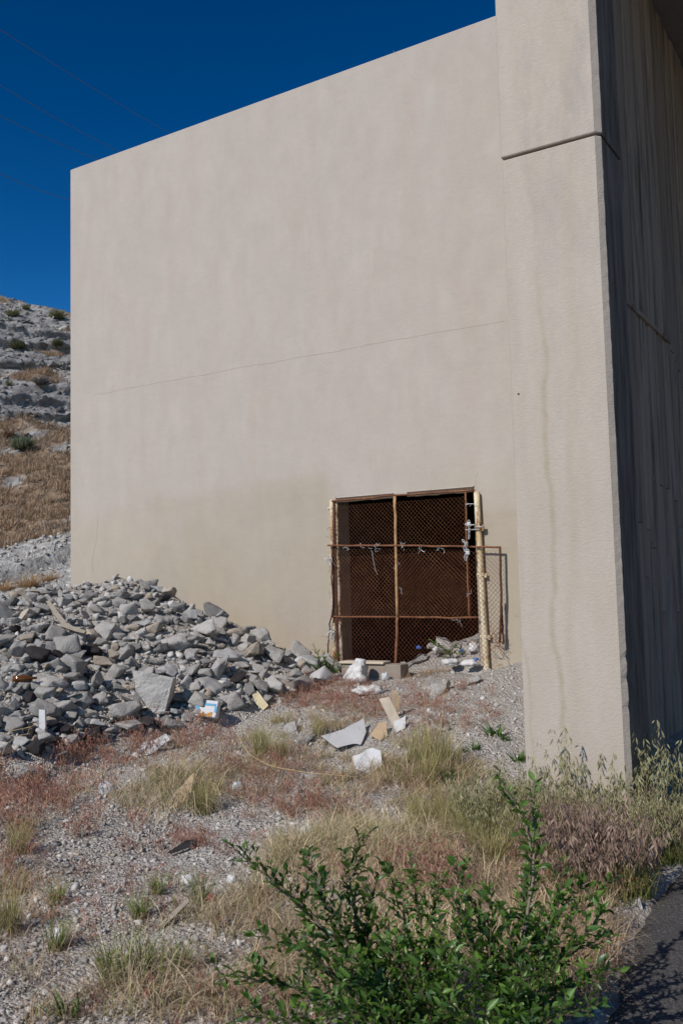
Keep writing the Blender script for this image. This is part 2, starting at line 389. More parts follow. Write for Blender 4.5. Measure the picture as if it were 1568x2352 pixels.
M = dict(
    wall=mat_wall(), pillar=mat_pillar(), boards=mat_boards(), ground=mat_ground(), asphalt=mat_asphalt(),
    concrete=simple('plain_concrete', (.30, .275, .25), .92, .25, 6, .4, .01),
    darkroom=simple('unlit_black_concrete', (.02, .018, .017), .95, .4, 4, .4, .01),  # near-black colour stands in for the shade inside the chamber
    reveal=simple('reveal_concrete', (.25, .21, .175), .95, .3, 8, .4, .008),
    groove=simple('joint_dirt', (.24, .17, .11), .95, .4, 25, .6, .006),
    crack=simple('crack_dirt', (.36, .305, .25), .95, .25, 30, .1, .001),
    rust=mat_rust('rusty_pipe', (.24, .105, .05), (.12, .05, .03)),
    rustlight=mat_rust('rusty_pale_pipe', (.42, .26, .13), (.24, .11, .055), .56),
    rustdark=mat_rust('dark_rusty_steel', (.10, .04, .025), (.055, .028, .02)),
    post=mat_rust('flaking_cream_paint', (.30, .13, .045), (.16, .07, .035), .5, (.62, .54, .39), .60),
    postflake=mat_rust('heavily_flaking_paint', (.16, .10, .055), (.10, .055, .03), .5, (.58, .52, .41), .52),
    wireA=mat_rust('rusty_wire', (.27, .13, .065), (.17, .07, .035)),
    wireB=mat_rust('browner_wire', (.29, .12, .058), (.17, .062, .034)),
    wireG=simple('grey_brown_wire', (.27, .19, .125), .8, .3, 20, .1, .001),
    galv=simple('galvanised_steel', (.44, .44, .45), .5, .3, 50, .2, .001, .5, .35),
    rottwood=simple('rotten_wood', (.085, .062, .045), .95, .4, 30, .6, .006),
    wood=simple('weathered_wood', (.30, .26, .21), .95, .35, 25, .6, .006),
    whitebag=simple('white_plastic', (.52, .515, .51), .55, .28, 20, .25, .008, .4),
    whitesheet=simple('white_sheet', (.41, .41, .415), .7, .15, 8, .1, .004, .3),
    foam=simple('white_foam', (.56, .56, .565), .85, .16, 60, .3, .004),
    yellowfoam=simple('yellowed_foam', (.58, .50, .32), .9, .15, 25, .5, .006),
    card=simple('tan_cardboard', (.42, .31, .20), .9, .25, 12, .3, .004),
    cardin=simple('pale_cardboard', (.50, .43, .34), .9, .25, 12, .2, .004),
    bluecard=simple('blue_print', (.09, .30, .46), .6, .15, 20, .1, .002),
    orangecard=simple('orange_print', (.42, .21, .05), .6, .4, 25, .1, .002),
    bluepl=simple('blue_plastic', (.03, .10, .34), .45, .15, 20, .2, .003, .5),
    redcloth=simple('red_cloth', (.38, .06, .05), .9, .3, 30, .4, .004),
    darkcloth=simple('dark_cloth', (.05, .05, .07), .9, .3, 30, .4, .004),
    maroon=simple('maroon_paper', (.22, .03, .06), .8, .2, 30, .2, .002),
    black=simple('black_rubber', (.022, .022, .024), .7, .3, 20, .5, .006),
    cable=simple('power_cable', (.10, .10, .12), .7, .1, 5, .1, .001),
    rock=mat_rock('broken_concrete', (.50, .478, .45), (.385, .368, .35), .025, (.78, 1.15), 12),
    rockd=mat_rock('dark_concrete', (.29, .28, .272), (.20, .193, .19)),
    rockt=mat_rock('tan_concrete', (.47, .40, .325), (.36, .315, .265)),
    rockb=mat_rock('clean_cut_concrete', (.42, .415, .41), (.37, .365, .36), .003),
    lava=mat_rock('dark_porous_rock', (.075, .068, .07), (.042, .038, .04), .03, (.8, 1.2), 22),
    rubble=mat_col('small_rubble', .94, 0, .1, 16, .01, .3),
    hill=mat_col('hillside', .96, 0, .05, 3.2, .35, .45),
    grass=mat_col('grass_blades', .8, .25, .15),
    bark=simple('grey_bark', (.20, .165, .125), .9, .3, 60, .5, .002),
    barkd=simple('young_dark_bark', (.10, .07, .05), .85, .3, 60, .4, .001),
)
m, t, b = nt('amber_glass'); base(t, b, (.20, .07, .01), .1, .5); b.inputs['Transmission Weight'].default_value = .5; M['amber'] = m
m, t, b = nt('clear_plastic'); base(t, b, (.75, .80, .82), .15, .5); b.inputs['Transmission Weight'].default_value = .45; M['clear'] = m
def mat_leaf(name, c, tip):
    m, t, b = nt(name); oi = N(t, 'ShaderNodeObjectInfo').outputs['Random']
    a = N(t, 'ShaderNodeAttribute', attribute_name='Col').outputs['Color']
    vein = N(t, 'ShaderNodeTexWave', {'Vector': coords(t, (1, 1, 1)), 'Scale': 60.0, 'Distortion': 1.0}).outputs['Fac']
    cc = mix(t, 1.0, a, ramp(t, oi, [(0, .7), (1, 1.3)]), 'MULTIPLY')
    base(t, b, cc, .36, .5)
    tr = N(t, 'ShaderNodeBsdfTranslucent', {'Color': mix(t, 1.0, cc, (1.5, 1.75, .6), 'MULTIPLY')})
    ms = N(t, 'ShaderNodeMixShader', {0: .38, 1: b.outputs[0], 2: tr.outputs[0]})
    bump(t, b, vein, .12, .001)
    t.links.new(ms.outputs[0], [n for n in t.nodes if n.type == 'OUTPUT_MATERIAL'][0].inputs[0]); return m
M['leaf'] = mat_leaf('elm_leaf', None, None)

# ================================================================== GROUND
def grid_obj(name, xs, ys, zf, mat, col=None):
    X, Y = np.meshgrid(xs, ys); Z = zf(X, Y)
    V = np.stack([X.ravel(), Y.ravel(), Z.ravel()], 1); nx = len(xs); ny = len(ys)
    i = (np.arange(ny - 1)[:, None] * nx + np.arange(nx - 1)[None]).ravel()
    F = np.stack([i, i + 1, i + nx + 1, i + nx], 1)
    me = new_mesh(name, V, F, True, None if col is None else col(X.ravel(), Y.ravel(), Z.ravel()))
    return tag(O(name, me, mat), kind='structure')
xs = np.concatenate([-np.geomspace(400, 9.2, 24), np.arange(-9, 4.6, .06), np.geomspace(4.7, 400, 26)])
ys = np.concatenate([-np.geomspace(300, 4.2, 18), np.arange(-4, 2.4, .25), np.arange(2.4, 13.6, .06), np.geomspace(13.7, 700, 34)])
def zterr(X, Y):
    z = zground(X, Y)
    far = (np.abs(X) > 10) | (Y > 14.5) | (Y < -4)
    z = np.where(Y < 0, 0.03 * vn(X, Y, 2), z)
    z = np.where(far & (X * RX + Y * RY < 0), np.clip(z, 0, 1.0), z)
    z = np.where(asph_d(X, Y) > .3, -.12, z)
    r_ = X * RX + Y * RY; q_ = X * NX + Y * NY
    z = np.where((q_ > QW + .22) & (q_ < QW + 8) & (r_ > -8.2) & (r_ < -2.6), -3.2, z)
    return z + .012 * fbm(X * 9, Y * 9, 77, 2)
grid_obj('ground', xs, ys, zterr, M['ground'])
# asphalt with its ragged broken edge
V = []; F = []
yy = np.concatenate([np.arange(-6, 2.4, .3), np.arange(2.4, 9, .05), np.arange(9, 26, .6)])
for j, y in enumerate(yy):
    xe = float(np.interp(y, _ay, _ax)) if y < 15.8 else 8.2 + (y - 15.8) * .64
    xe += .07 * float(fbm(np.array([y * 5.0]), np.array([3.3]), 19, 4)[0]) + .02
    edge = [xe, xe + .01] + [xe + .1 + k * .12 for k in range(12)] + [xe + 3, xe + 6, xe + 14]
    for k, x in enumerate(edge):
        zz = -.09 if k == 0 else .0 + .012 * float(vn(np.array([x * 3.]), np.array([y * 3.]), 8)[0])
        V.append((x, y, zz - (.012 if k == 1 else 0)))
n = 17
for j in range(len(yy) - 1):
    for k in range(n - 1): F.append((j * n + k, j * n + k + 1, (j + 1) * n + k + 1, (j + 1) * n + k))
tag(O('road', new_mesh('road', V, F, True), M['asphalt']), kind='structure')

# ================================================================== HILL
prof = [(14, .9), (17, 1.55), (20, 2.0), (22, 2.3), (24, 3.0), (28, 4.9), (32, 6.9), (33.4, 7.7), (33.9, 8.0), (34.4, 8.8), (34.8, 9.5),
        (36.2, 9.9), (38.2, 10.9), (38.8, 11.2), (39.1, 11.9), (40.6, 12.4), (40.9, 12.8), (41.2, 13.6), (41.8, 14.0), (42.3, 14.5), (45, 15.9), (50, 16.3), (60, 15), (90, 8), (120, 0)]
pY = np.array([p[0] for p in prof], float); pZ = np.array([p[1] for p in prof], float)
arc = np.concatenate([[0], np.cumsum(np.hypot(np.diff(pY), np.diff(pZ)))])
av = np.concatenate([np.arange(0, arc[21], .11), np.linspace(arc[21], arc[-1], 30)])
hx = np.concatenate([np.linspace(-70, -24, 40), np.arange(-23.8, -4.5, .13), np.linspace(-4, 60, 50)])
U_, A_ = np.meshgrid(hx, av)
Yh = np.interp(A_, arc, pY); Zh = np.interp(A_, arc, pZ)
tt = U_ / Yh
tilt = np.clip((tt + .366) / .075, -1.5, 2.0)
e1 = np.clip(.707 * (U_ + 6.6) + .707 * (Yh - 18), -3, 3); e2 = -.707 * (U_ + 6.6) + .707 * (Yh - 18)
near = 1 - sm(21, 24.5, Yh)
Zn = 1.78 + .31 * e1 + .03 * e2 + .34 * sm(-.12, .12, e2 + .12 * fbm(U_ * 2.2, Yh * 2.2, 6, 2))
Zn = np.where(Yh < 17, Zh + (Zn - Zh) * sm(14, 17, Yh), Zn)
Zh = Zh * (1 - near) + Zn * near
Zh = Zh - .55 * tilt * sm(36, 44, Yh) * 1.7 + (1 - near) * .25 * tilt * (1 - sm(26, 36, Yh))
slope = np.gradient(np.interp(av, arc, pZ), av); cl = np.clip((np.interp(A_, av, slope) - .55) / .3, 0, 1)
cl = sm(0, 1, cl)
rk = fbm(U_ * .55, A_ * 1.1, 12, 5)
Yd = Yh + cl * (-.8 * np.abs(fbm(U_ * .5, A_ * 1.0, 55, 5)) - .45 * np.abs(fbm(U_ * 1.6, A_ * 2.2, 57, 4)) + 1.2 * (np.abs(((A_ * 1.1 + .6 * vn(U_ * .5, A_ * .2, 9)) % 1) - .5) - .25)) - .2 * rk * sm(22, 26, Yh)
Zd = Zh + (.22 * fbm(U_ * 1.4, Yh * 1.4, 31, 4)) * (.35 + .65 * sm(20, 26, Yh)) + .09 * fbm(U_ * 4.5, A_ * 4.5, 33, 3)
Zd = Zd + 0.4 * fbm(U_ * .16, Yh * .12, 88, 3) * sm(26, 34, Yh)
Zd = Zd + .4 * sm(37, 44, Yh)
_r = U_ * RX + Yd * RY; _q = U_ * NX + Yd * NY
Zd = np.where((_q < QW + 8.5) & (_r > -9.0), -3.4, Zd)
Vh = np.stack([U_.ravel(), Yd.ravel(), Zd.ravel()], 1); nx = len(hx)
i = (np.arange(len(av) - 1)[:, None] * nx + np.arange(nx - 1)[None]).ravel()
Fh = np.stack([i, i + 1, i + nx + 1, i + nx], 1)
grassy = np.clip((np.interp(Yh, [20, 22.5, 24, 31, 33.2, 34.6, 36, 37.5, 38.6, 40, 41, 42, 60], [.0, .5, .78, .58, .5, 0, .3, .75, .2, .1, .1, .2, .3])) + 1.0 * fbm(U_ * .8, Yh * 1.1, 71, 4), 0, 1) * (1 - cl)
rockc = np.array([.25, .242, .245]); pale = np.array([.38, .37, .352]); org = np.array([.27, .20, .14])
palek = sm(21.5, 25, Yh)[..., None]
colh = (pale * (1 - palek) + (pale * .45 + rockc * .55) * palek) * (1 - cl[..., None]) + rockc * cl[..., None]
gk = sm(.35, .65, grassy)[..., None]; colh = colh * (1 - gk) + org * gk
colh = colh * (1 + .5 * vn(U_ * 4, A_ * 4, 4))[..., None]
o = O('hill', new_mesh('hill', Vh, Fh, False, colh.reshape(-1, 3)), M['hill']); tag(o, kind='structure')

# ================================================================== WALLS
RL = -TH
def rz(x, y, q=QW): return at_q(x, y, q)
wl_r = rz(162, 800)[0]; wt_z = .5 * (rz(162, 390)[1] + rz(1130, 38)[1])
o1 = rz(776, 1300)[0]; o2 = rz(1094, 1300)[0]; ot = rz(773, 1144)[1]; ob = .50
wall = thing('wing_wall', 'tall plain beige stuccoed wing wall with a gated opening near its base', 'wall', rq2w(0, QW, 0), RL)
TK = .28
rr = [wl_r, o1, o2, -1.99]; zz = [-.6, ob, ot, wt_z]
V = [(r, y, z) for y in (0, TK) for z in zz for r in rr]
idx = lambda a, b_, s: s * 16 + b_ * 4 + a
F = []
for bz in range(3):
    for a in range(3):
        if a == 1 and bz == 1: continue
        F.append((idx(a, bz, 0), idx(a + 1, bz, 0), idx(a + 1, bz + 1, 0), idx(a, bz + 1, 0)))
        F.append((idx(a, bz, 1), idx(a, bz + 1, 1), idx(a + 1, bz + 1, 1), idx(a + 1, bz, 1)))
for k in range(3):
    F.append((idx(k, 3, 0), idx(k + 1, 3, 0), idx(k + 1, 3, 1), idx(k, 3, 1)))
    F.append((idx(k, 0, 0), idx(k, 0, 1), idx(k + 1, 0, 1), idx(k + 1, 0, 0)))
    F.append((idx(0, k, 0), idx(0, k + 1, 0), idx(0, k + 1, 1), idx(0, k, 1)))
    F.append((idx(3, k, 0), idx(3, k, 1), idx(3, k + 1, 1), idx(3, k + 1, 0)))
F += [(idx(1, 1, 0), idx(1, 2, 0), idx(1, 2, 1), idx(1, 1, 1)), (idx(2, 1, 0), idx(2, 1, 1), idx(2, 2, 1), idx(2, 2, 0)),
      (idx(1, 2, 0), idx(2, 2, 0), idx(2, 2, 1), idx(1, 2, 1)), (idx(1, 1, 0), idx(1, 1, 1), idx(2, 1, 1), idx(2, 1, 0))]
body = O('wall_body', new_mesh('wall_body', V, F), M['wall'], wall)
bv = body.modifiers.new('bevel', 'BEVEL'); bv.width = .012; bv.segments = 2; bv.limit_method = 'ANGLE'
# lining of the opening and the dark chamber behind
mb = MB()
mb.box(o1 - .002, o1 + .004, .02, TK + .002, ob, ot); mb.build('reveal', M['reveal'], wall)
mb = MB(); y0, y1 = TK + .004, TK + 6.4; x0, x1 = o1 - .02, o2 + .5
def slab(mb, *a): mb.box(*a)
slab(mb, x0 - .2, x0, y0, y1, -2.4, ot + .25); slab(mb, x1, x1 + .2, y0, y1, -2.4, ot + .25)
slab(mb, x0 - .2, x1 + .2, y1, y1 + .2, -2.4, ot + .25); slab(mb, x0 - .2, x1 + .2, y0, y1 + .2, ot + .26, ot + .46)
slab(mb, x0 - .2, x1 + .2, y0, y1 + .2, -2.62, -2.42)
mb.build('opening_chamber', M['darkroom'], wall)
# rotten lintel strip
mb = MB(); k = 0
for xa, xb in ((774, 905), (936, 1087)):
    ra, za = rz(xa, 1146 - (xa - 774) * .078); rb, zb = rz(xb, 1146 - (xb - 774) * .078)
    P = np.linspace(ra, rb, 9)
    for i in range(8):
        dz = .012 * random.Random(i + xa).random()
        mb.box(P[i], P[i + 1] - .001, -.022, .03, ot - .055 - dz, ot - .002)
mb.build('lintel_strip', M['rottwood'], wall)
mb = MB(); mb.box(o1 + .6, o2 - .55, -.012, .02, ot - .03, ot + .012); mb.build('lintel_patch', M['wall'], wall, bevel=.004)
# hairline cracks: raised-edge seams of dirt
def crack(pts, w, seed, step=.06, jit=.012):
    R = random.Random(seed); P = []
    for (ra, za), (rb, zb) in zip(pts[:-1], pts[1:]):
        L = math.hypot(rb - ra, zb - za); n = max(int(L / step), 2)
        for i in range(n): P.append([ra + (rb - ra) * i / n, za + (zb - za) * i / n])
    P.append(list(pts[-1])); off = 0
    V = []; F = []
    for i, p in enumerate(P):
        off = off * .8 + R.uniform(-jit, jit)
        ww = w * R.uniform(.35, 1.2)
        V += [(p[0] + off * .3, -.0015, p[1] + off - ww), (p[0] + off * .3, -.0022, p[1] + off + ww), (p[0] + off * .3, .01, p[1] + off)]
    for i in range(len(P) - 1):
        a = i * 3; F += [(a, a + 3, a + 4, a + 1), (a + 1, a + 4, a + 5, a + 2), (a + 2, a + 5, a + 3, a)]
    return O('crack', new_mesh('crack', V, F), M['crack'], wall)
crack([rz(215, 907), rz(450, 865), rz(640, 831), rz(860, 790), rz(1020, 761), rz(1160, 737)], .0022, 3, .09, .007)
crack([rz(1093, 1112), rz(1092, 1096), rz(1099, 1084)], .003, 4, .03, .004)
crack([rz(903, 118), rz(915, 135), rz(935, 165), rz(958, 190)], .0025, 5, .04, .01)
crack([rz(214, 1320), rz(212, 1290), rz(222, 1240), rz(226, 1180)], .002, 6, .05, .01)

# --- pillar
pr0 = at_q(1207, 1780, QP)[0]; pr1 = at_q(1436, 1780, QP)[0] + .03
pz = .5 * (at_q(1147, 367, QP)[1] + at_q(1365, 308, QP)[1])
pil = thing('concrete_pillar', 'rough stuccoed square concrete pillar with a horizontal joint and chamfered corner', 'pillar', rq2w(pr0, QP, 0), RL)
PW = pr1 - pr0; PD = .50
def pillar_block(name, z0, z1, grow, seed):
    R = random.Random(seed); ch = .034
    ring = [(-grow, .008), (.008 - grow, -grow), (PW - ch, -grow), (PW + grow, ch), (PW + grow, PD), (-grow - .01, PD)]
    zs = [z0] + [z0 + .007] + list(np.arange(z0 + .05, z1 - .05, .045)) + [z1 - .007, z1]
    V = []; F = []
    for j, z in enumerate(zs):
        ins = .006 if j in (0, len(zs) - 1) else 0
        jx = R.gauss(0, .0005); j2 = R.gauss(0, .0009); j3 = R.gauss(0, .0005)
        if R.random() < .03: j2 -= .007
        for k, (x, y) in enumerate(ring):
            ax = x; ay = y
            if k in (2,): ax += jx; 
            if k in (3,): ax += j2 - ins; ay += abs(j3)
            if k in (0, 1): ax += j3 * .8 + ins
            if k in (1, 2): ay += ins
            V.append((ax, ay, z))
    n = 6
    for j in range(len(zs) - 1):
        for k in range(n): F.append((j * n + k, j * n + (k + 1) % n, (j + 1) * n + (k + 1) % n, (j + 1) * n + k))
    F.append(tuple(range(n))[::-1]); F.append(tuple((len(zs) - 1) * n + k for k in range(n)))
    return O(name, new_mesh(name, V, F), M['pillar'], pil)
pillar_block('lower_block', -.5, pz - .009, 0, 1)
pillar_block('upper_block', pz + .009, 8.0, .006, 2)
MB().box(.03, PW - .055, .035, PD - .02, pz - .02, pz + .02).build('joint_filler', M['groove'], pil)
for px, py, rr_ in ((1286, 172, .010), (1190, 905, .007)):
    x, z = at_q(px, py, QP); mb = MB(); mb.tube([(x - pr0, -.004, z), (x - pr0, .01, z)], rr_, 8); mb.build('bolt_hole', M['rottwood'], pil)

# --- board-marked abutment wall
AR = pr1 - .34
abut = thing('abutment_wall', 'shaded board-marked concrete abutment wall with dark vertical streaks beside the pillar', 'wall', rq2w(AR, QP + .42, 0), RL)
MB().box(-.27, -.02,   .10, 13.5, -.6, 7.54).build('abutment_core', M['concrete'], abut)
R = random.Random(11); y = .02; me_cache = {}
while y < 8.4:
    w = R.choice((.105, .125, .14, .155, .17)); cuts = [-.3, R.uniform(1.2, 2.6), R.uniform(3.2, 4.6), 7.53]
    if y < 3: cuts[2] = 3.95 + R.uniform(-.03, .03)
    for a, b_ in zip(cuts[:-1], cuts[1:]):
        d = R.uniform(-.010, .006); g = R.uniform(.002, .007)
        MB().box(-.019, d, y, y + w - g, a + .003, b_ - .006).build('form_board', M['boards'], abut)
    y += w
# a proud pour line and a conduit scar
MB().box(-.018, .018, .02, 3.0, 3.93, 3.97).build('pour_line', M['boards'], abut)

# --- deck over the underpass
deck = thing('bridge_deck', 'dark concrete bridge deck slab carried on the abutment wall', 'bridge', rq2w(AR, QP + .55, 7.55), RL)
MB().box(-.8, 14, 0, 16, .0, 1.1).build('deck_slab', M['concrete'], deck, bevel=.02)
MB().box(-.8, 14, -.06, .22, 1.105, 1.9).build('parapet', M['concrete'], deck, bevel=.02)
opp = thing('added_far_abutment', 'unseen far abutment wall added to block sky and bounce sunlight', 'wall', rq2w(AR + 9.2, QP - 1.0, 0), RL)  # unseen, added to cut sky fill and bounce warm light onto the abutment
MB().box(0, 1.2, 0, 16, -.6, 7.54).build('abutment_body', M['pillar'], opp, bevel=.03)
MB().box(-.14, 0, .5, 15.5, -.3, .12).build('footing', M['concrete'], opp, bevel=.02)

# ================================================================== GATE
def lp(x, y, q): r, z = at_q(x, y, q); return Vector((r, q - QW, z))
LUP = (lambda pts, q: [lp(x, y, q) for x, y in pts])
def wob(P, n=8, a=.004, seed=0):
    R = random.Random(seed); out = []
    for A, B in zip(P[:-1], P[1:]):
        for i in range(n): out.append(A.lerp(B, i / n) + Vector((R.gauss(0, a), R.gauss(0, a) * .5, R.gauss(0, a))))
    out.append(P[-1]); return out
def chainlink(r0, r1, z0, z1, q, rad, seed, bulge=.01, p=.052, v=.052, holes=None, extra=0.0):
    R = random.Random(seed); nW = int((r1 - r0) / (p / 2)); nz = int((z1 - z0) / (v / 2))
    Vs = []; Fs = []; cnt = 0
    i = np.arange(nz + 1)
    for w in range(nW):
        xc = r0 + p / 4 + w * p / 2
        x = xc + np.where((i + w) % 2 == 0, -1, 1) * p / 4
        z = z0 + i * v / 2 + np.zeros_like(x)
        bx = .10 * vn(x * 1.3 + seed, z * 1.3, seed) * .25; by = bulge * vn(x * 2.1, z * 2.1, seed + 5) * 2
        bz = .03 * vn(x * 1.1, z * .9 + 3, seed + 9)
        lowk = np.clip(1 - (z - z0) / .35, 0, 1) * extra
        X = x + bx + lowk * .06 * vn(x * 8, z * 8, seed + 2); Z = z + bz + lowk * .05 * vn(x * 7, z * 9, seed + 3)
        Yq = (q - QW) + by + np.where((i + w) % 2 == 0, .0016, -.0016) + lowk * -.05 * np.abs(vn(x * 5, z * 5, seed + 4))
        P = np.stack([X, Yq, Z], 1)
        keep = np.ones(len(P) - 1, bool)
        if holes is not None: keep = ~holes(P[:-1, 0], P[:-1, 2])
        A = P[:-1][keep]; B = P[1:][keep]
        if len(A) == 0: continue
        d = B - A; d /= np.linalg.norm(d, axis=1, keepdims=True)
        n1 = np.cross(d, [0, 1, 0]); n2 = np.array([[0, 1, 0]]).repeat(len(A), 0)
        quad = []
        for k in range(3):
            off = (n1 * math.cos(k * 2 * PI / 3 + .5) + n2 * math.sin(k * 2 * PI / 3 + .5)) * rad
            quad += [A + off, B + off]
        V = np.stack(quad, 1).reshape(-1, 3); m = len(A); b0 = cnt + np.arange(m) * 6
        for k in range(3):
            k2 = (k + 1) % 3
            Fs.append(np.stack([b0 + 2 * k, b0 + 2 * k + 1, b0 + 2 * k2 + 1, b0 + 2 * k2], 1))
        Vs.append(V); cnt += len(V)
    return new_mesh('chain_link_mesh', np.concatenate(Vs), np.concatenate(Fs))
qA, qB = QW - .075, QW - .105
def gthing(name, label, cat, q=QW, group=None): return thing(name, label, cat, rq2w(0, QW, 0), RL, group)
gA = gthing('chain_link_gate', 'rusty chain-link gate leaf filling the upper part of the dark opening', 'gate')
MB().tube(wob(LUP([(761, 1151), (905, 1138), (1089, 1126)], qA), 6, .003, 1), .0115, 8).build('top_rail', M['rust'], gA, True)
MB().tube(wob(LUP([(761, 1416), (908, 1417), (1097, 1418)], qA), 6, .003, 2), .0115, 8).build('bottom_rail', M['rust'], gA, True)
MB().tube(wob(LUP([(1068, 1127), (1071, 1253), (1074, 1340), (1077, 1416)], qA + .01), 5, .003, 3), .012, 8).build('stile', M['rust'], gA, True)
MB().tube(wob(LUP([(766, 1151), (766, 1416)], qA + .01), 5, .002, 4), .012, 8).build('stile', M['rustdark'], gA, True)
MB().tube(wob(LUP([(907, 1140), (909, 1253), (912, 1417)], qA - .02), 5, .003, 5), .019, 8).build('centre_stile', M['rustlight'], gA, True)
ra, za = at_q(768, 1416, qA); rb, zb = at_q(1073, 1135, qA)
me = chainlink(ra, rb, za, zb - .02, qA, .0015, 3, .012, .052, .052)
tag(O('chain_link_mesh', me, M['wireA'], gA), kind='stuff')
R = random.Random(5); mb = MB()
for x, y in ((790, 1255), (830, 1253), (868, 1250), (925, 1246), (965, 1254), (1010, 1258), (1073, 1365), (1055, 1420), (860, 1262), (915, 1300), (916, 1350)):
    for j in range(3):
        p = lp(x + R.uniform(-6, 6), y + R.uniform(-3, 3), qA - .03); P = [p]
        for s in range(4): p = p + Vector((R.gauss(0, .018), R.gauss(0, .008), R.gauss(-.006, .016))); P.append(p)
        mb.tube(P, .0022, 4)
tag(mb.build('wire_ties', M['galv'], gA), kind='stuff')
MB().tube(wob(LUP([(853, 1265), (858, 1290), (866, 1320)], qA - .03), 4, .004, 9), .003, 4).build('hanging_wire', M['galv'], gA)

gB = gthing('mesh_fence', 'rusty chain-link panel overlapping the lower gate and reaching right of the cream post', 'fence')
MB().tube(wob(LUP([(753, 1253), (905, 1253), (1040, 1255), (1149, 1257)], qB), 6, .003, 11), .0115, 8).build('top_rail', M['rust'], gB, True)
MB().tube(wob(LUP([(1148, 1257), (1150, 1380), (1147, 1476)], qB), 6, .002, 12), .014, 8).build('stile', M['rustdark'], gB, True)
MB().tube(wob(LUP([(1150, 1375), (1153, 1430), (1155, 1479)], qB + .03), 5, .003, 13), [.008] + [.013] * 9 + [.015], 8).build('bent_bar', M['rustdark'], gB, True)
MB().tube(wob(LUP([(912, 1417), (911, 1470), (908, 1528)], qB - .02), 5, .002, 14), .019, 8).build('lower_stile', M['rust'], gB, True)
MB().tube(wob(LUP([(762, 1253), (764, 1400), (757, 1440), (753, 1500)], qB), 6, .004, 15), .009, 6).build('bent_bar', M['rustdark'], gB, True)
ra, za = at_q(762, 1523, qB); rb, zb = at_q(1149, 1257, qB); rc = at_q(1112, 1400, qB)[0]; zc = at_q(1112, 1470, qB)[1]
def hol(x, z):
    edge = zc + .0 + .25 * vn(x * 9, z * 0 + 2, 3)
    return ((x > rc + .06) & (z < edge - .05 - 1.2 * (x - rc - .1))) | ((x > rb - .004))
me = chainlink(ra, rb, za, zb - .01, qB, .0015, 8, .02, .054, .054, hol, 1.0)
tag(O('chain_link_mesh', me, M['wireB'], gB), kind='stuff')
mb = MB(); R = random.Random(21)
for j in range(38):                               # torn, curled wire ends bottom right and left edge
    if j < 26: p = lp(R.uniform(1118, 1150), R.uniform(1440, 1505), qB); sd = 1
    else: p = lp(R.uniform(757, 762), R.uniform(1170, 1520), qB); sd = -1
    P = [p]; d = Vector((R.uniform(.2, 1) * sd, R.uniform(-.6, .2), R.uniform(-1, .3)))
    for s in range(4):
        d = d + Vector((R.gauss(0, .5), R.gauss(0, .3), R.gauss(0, .5))); d.normalize(); p = p + d * R.uniform(.015, .04); P.append(p)
    mb.tube(P, .0022, 4)
tag(mb.build('torn_wire_ends', M['wireB'], gB), kind='stuff')
for x, y, seed in ((757, 1275, 2), (762, 1445, 3)):
    R = random.Random(seed); mb = MB()
    for j in range(14):
        p = lp(x + R.uniform(-4, 4), y + R.uniform(-6, 10), qB - .01); P = [p]; d = Vector((R.uniform(-.6, .3), -.2, -1))
        for s in range(5):
            d = d + Vector((R.gauss(0, .5), R.gauss(0, .3), R.gauss(-.1, .4))); d.normalize(); p = p + d * R.uniform(.012, .03); P.append(p)
        mb.tube(P, .0026, 4)
    tag(mb.build('frayed_plastic', M['galv'], gB), kind='stuff')

def post(label, px_top, px_bot, rad, mat, q, collars=(), group=None):
    A = lp(*px_top, q); B = lp(*px_bot, q); B2 = B + (B - A).normalized() * .35
    t = thing('gate_post', label, 'post', rq2w(0, QW, 0), RL, group)
    mb = MB(); n = 14; mb.tube([A.lerp(B2, i / n) for i in range(n + 1)], rad, 14); mb.build('pipe', mat, t, True)
    capm = MB(); capm.tube([A + Vector((0, 0, -.004)), A + Vector((0, 0, .006)), A + Vector((0, 0, .014))], [rad * 1.03, rad * .9, rad * .4], 14); capm.build('cap', mat, t, True)
    for (x, y) in collars:
        p = lp(x, y, q); d = (A - B).normalized()
        mb = MB(); mb.tube([p - d * .017, p + d * .017], rad * 1.14, 14)
        mb.box(p.x - rad * 1.7, p.x - rad * 1.0, p.y - .012, p.y + .012, p.z - .022, p.z + .022)
        mb.box(p.x + rad * 1.0, p.x + rad * 1.75, p.y - .012, p.y + .012, p.z - .03, p.z + .02)
        mb.tube([p + Vector((-rad * 1.35, -.03, .0)), p + Vector((-rad * 1.35, .02, .0))], .009, 6)
        mb.build('hinge_collar', M['post'], t, bevel=.003)
    return t
post('thick cream-painted steel gate post right of the opening, stained with rust', (1094, 1132), (1116, 1520), .035, M['post'], QW - .043, [(1100, 1214), (1106, 1321), (1114, 1463)])
post('flaking cream gate post at the left edge of the dark opening', (771, 1152), (784, 1520), .026, M['postflake'], QW - .03, [])
post('thin rusty brown pipe post left of the flaking cream gate post', (762, 1150), (769, 1516), .030, M['post'], QW - .04, [(762, 1168)])
post('dark rusty bar between the two left gate posts', (767, 1160), (776, 1516), .017, M['rustdark'], QW - .06)

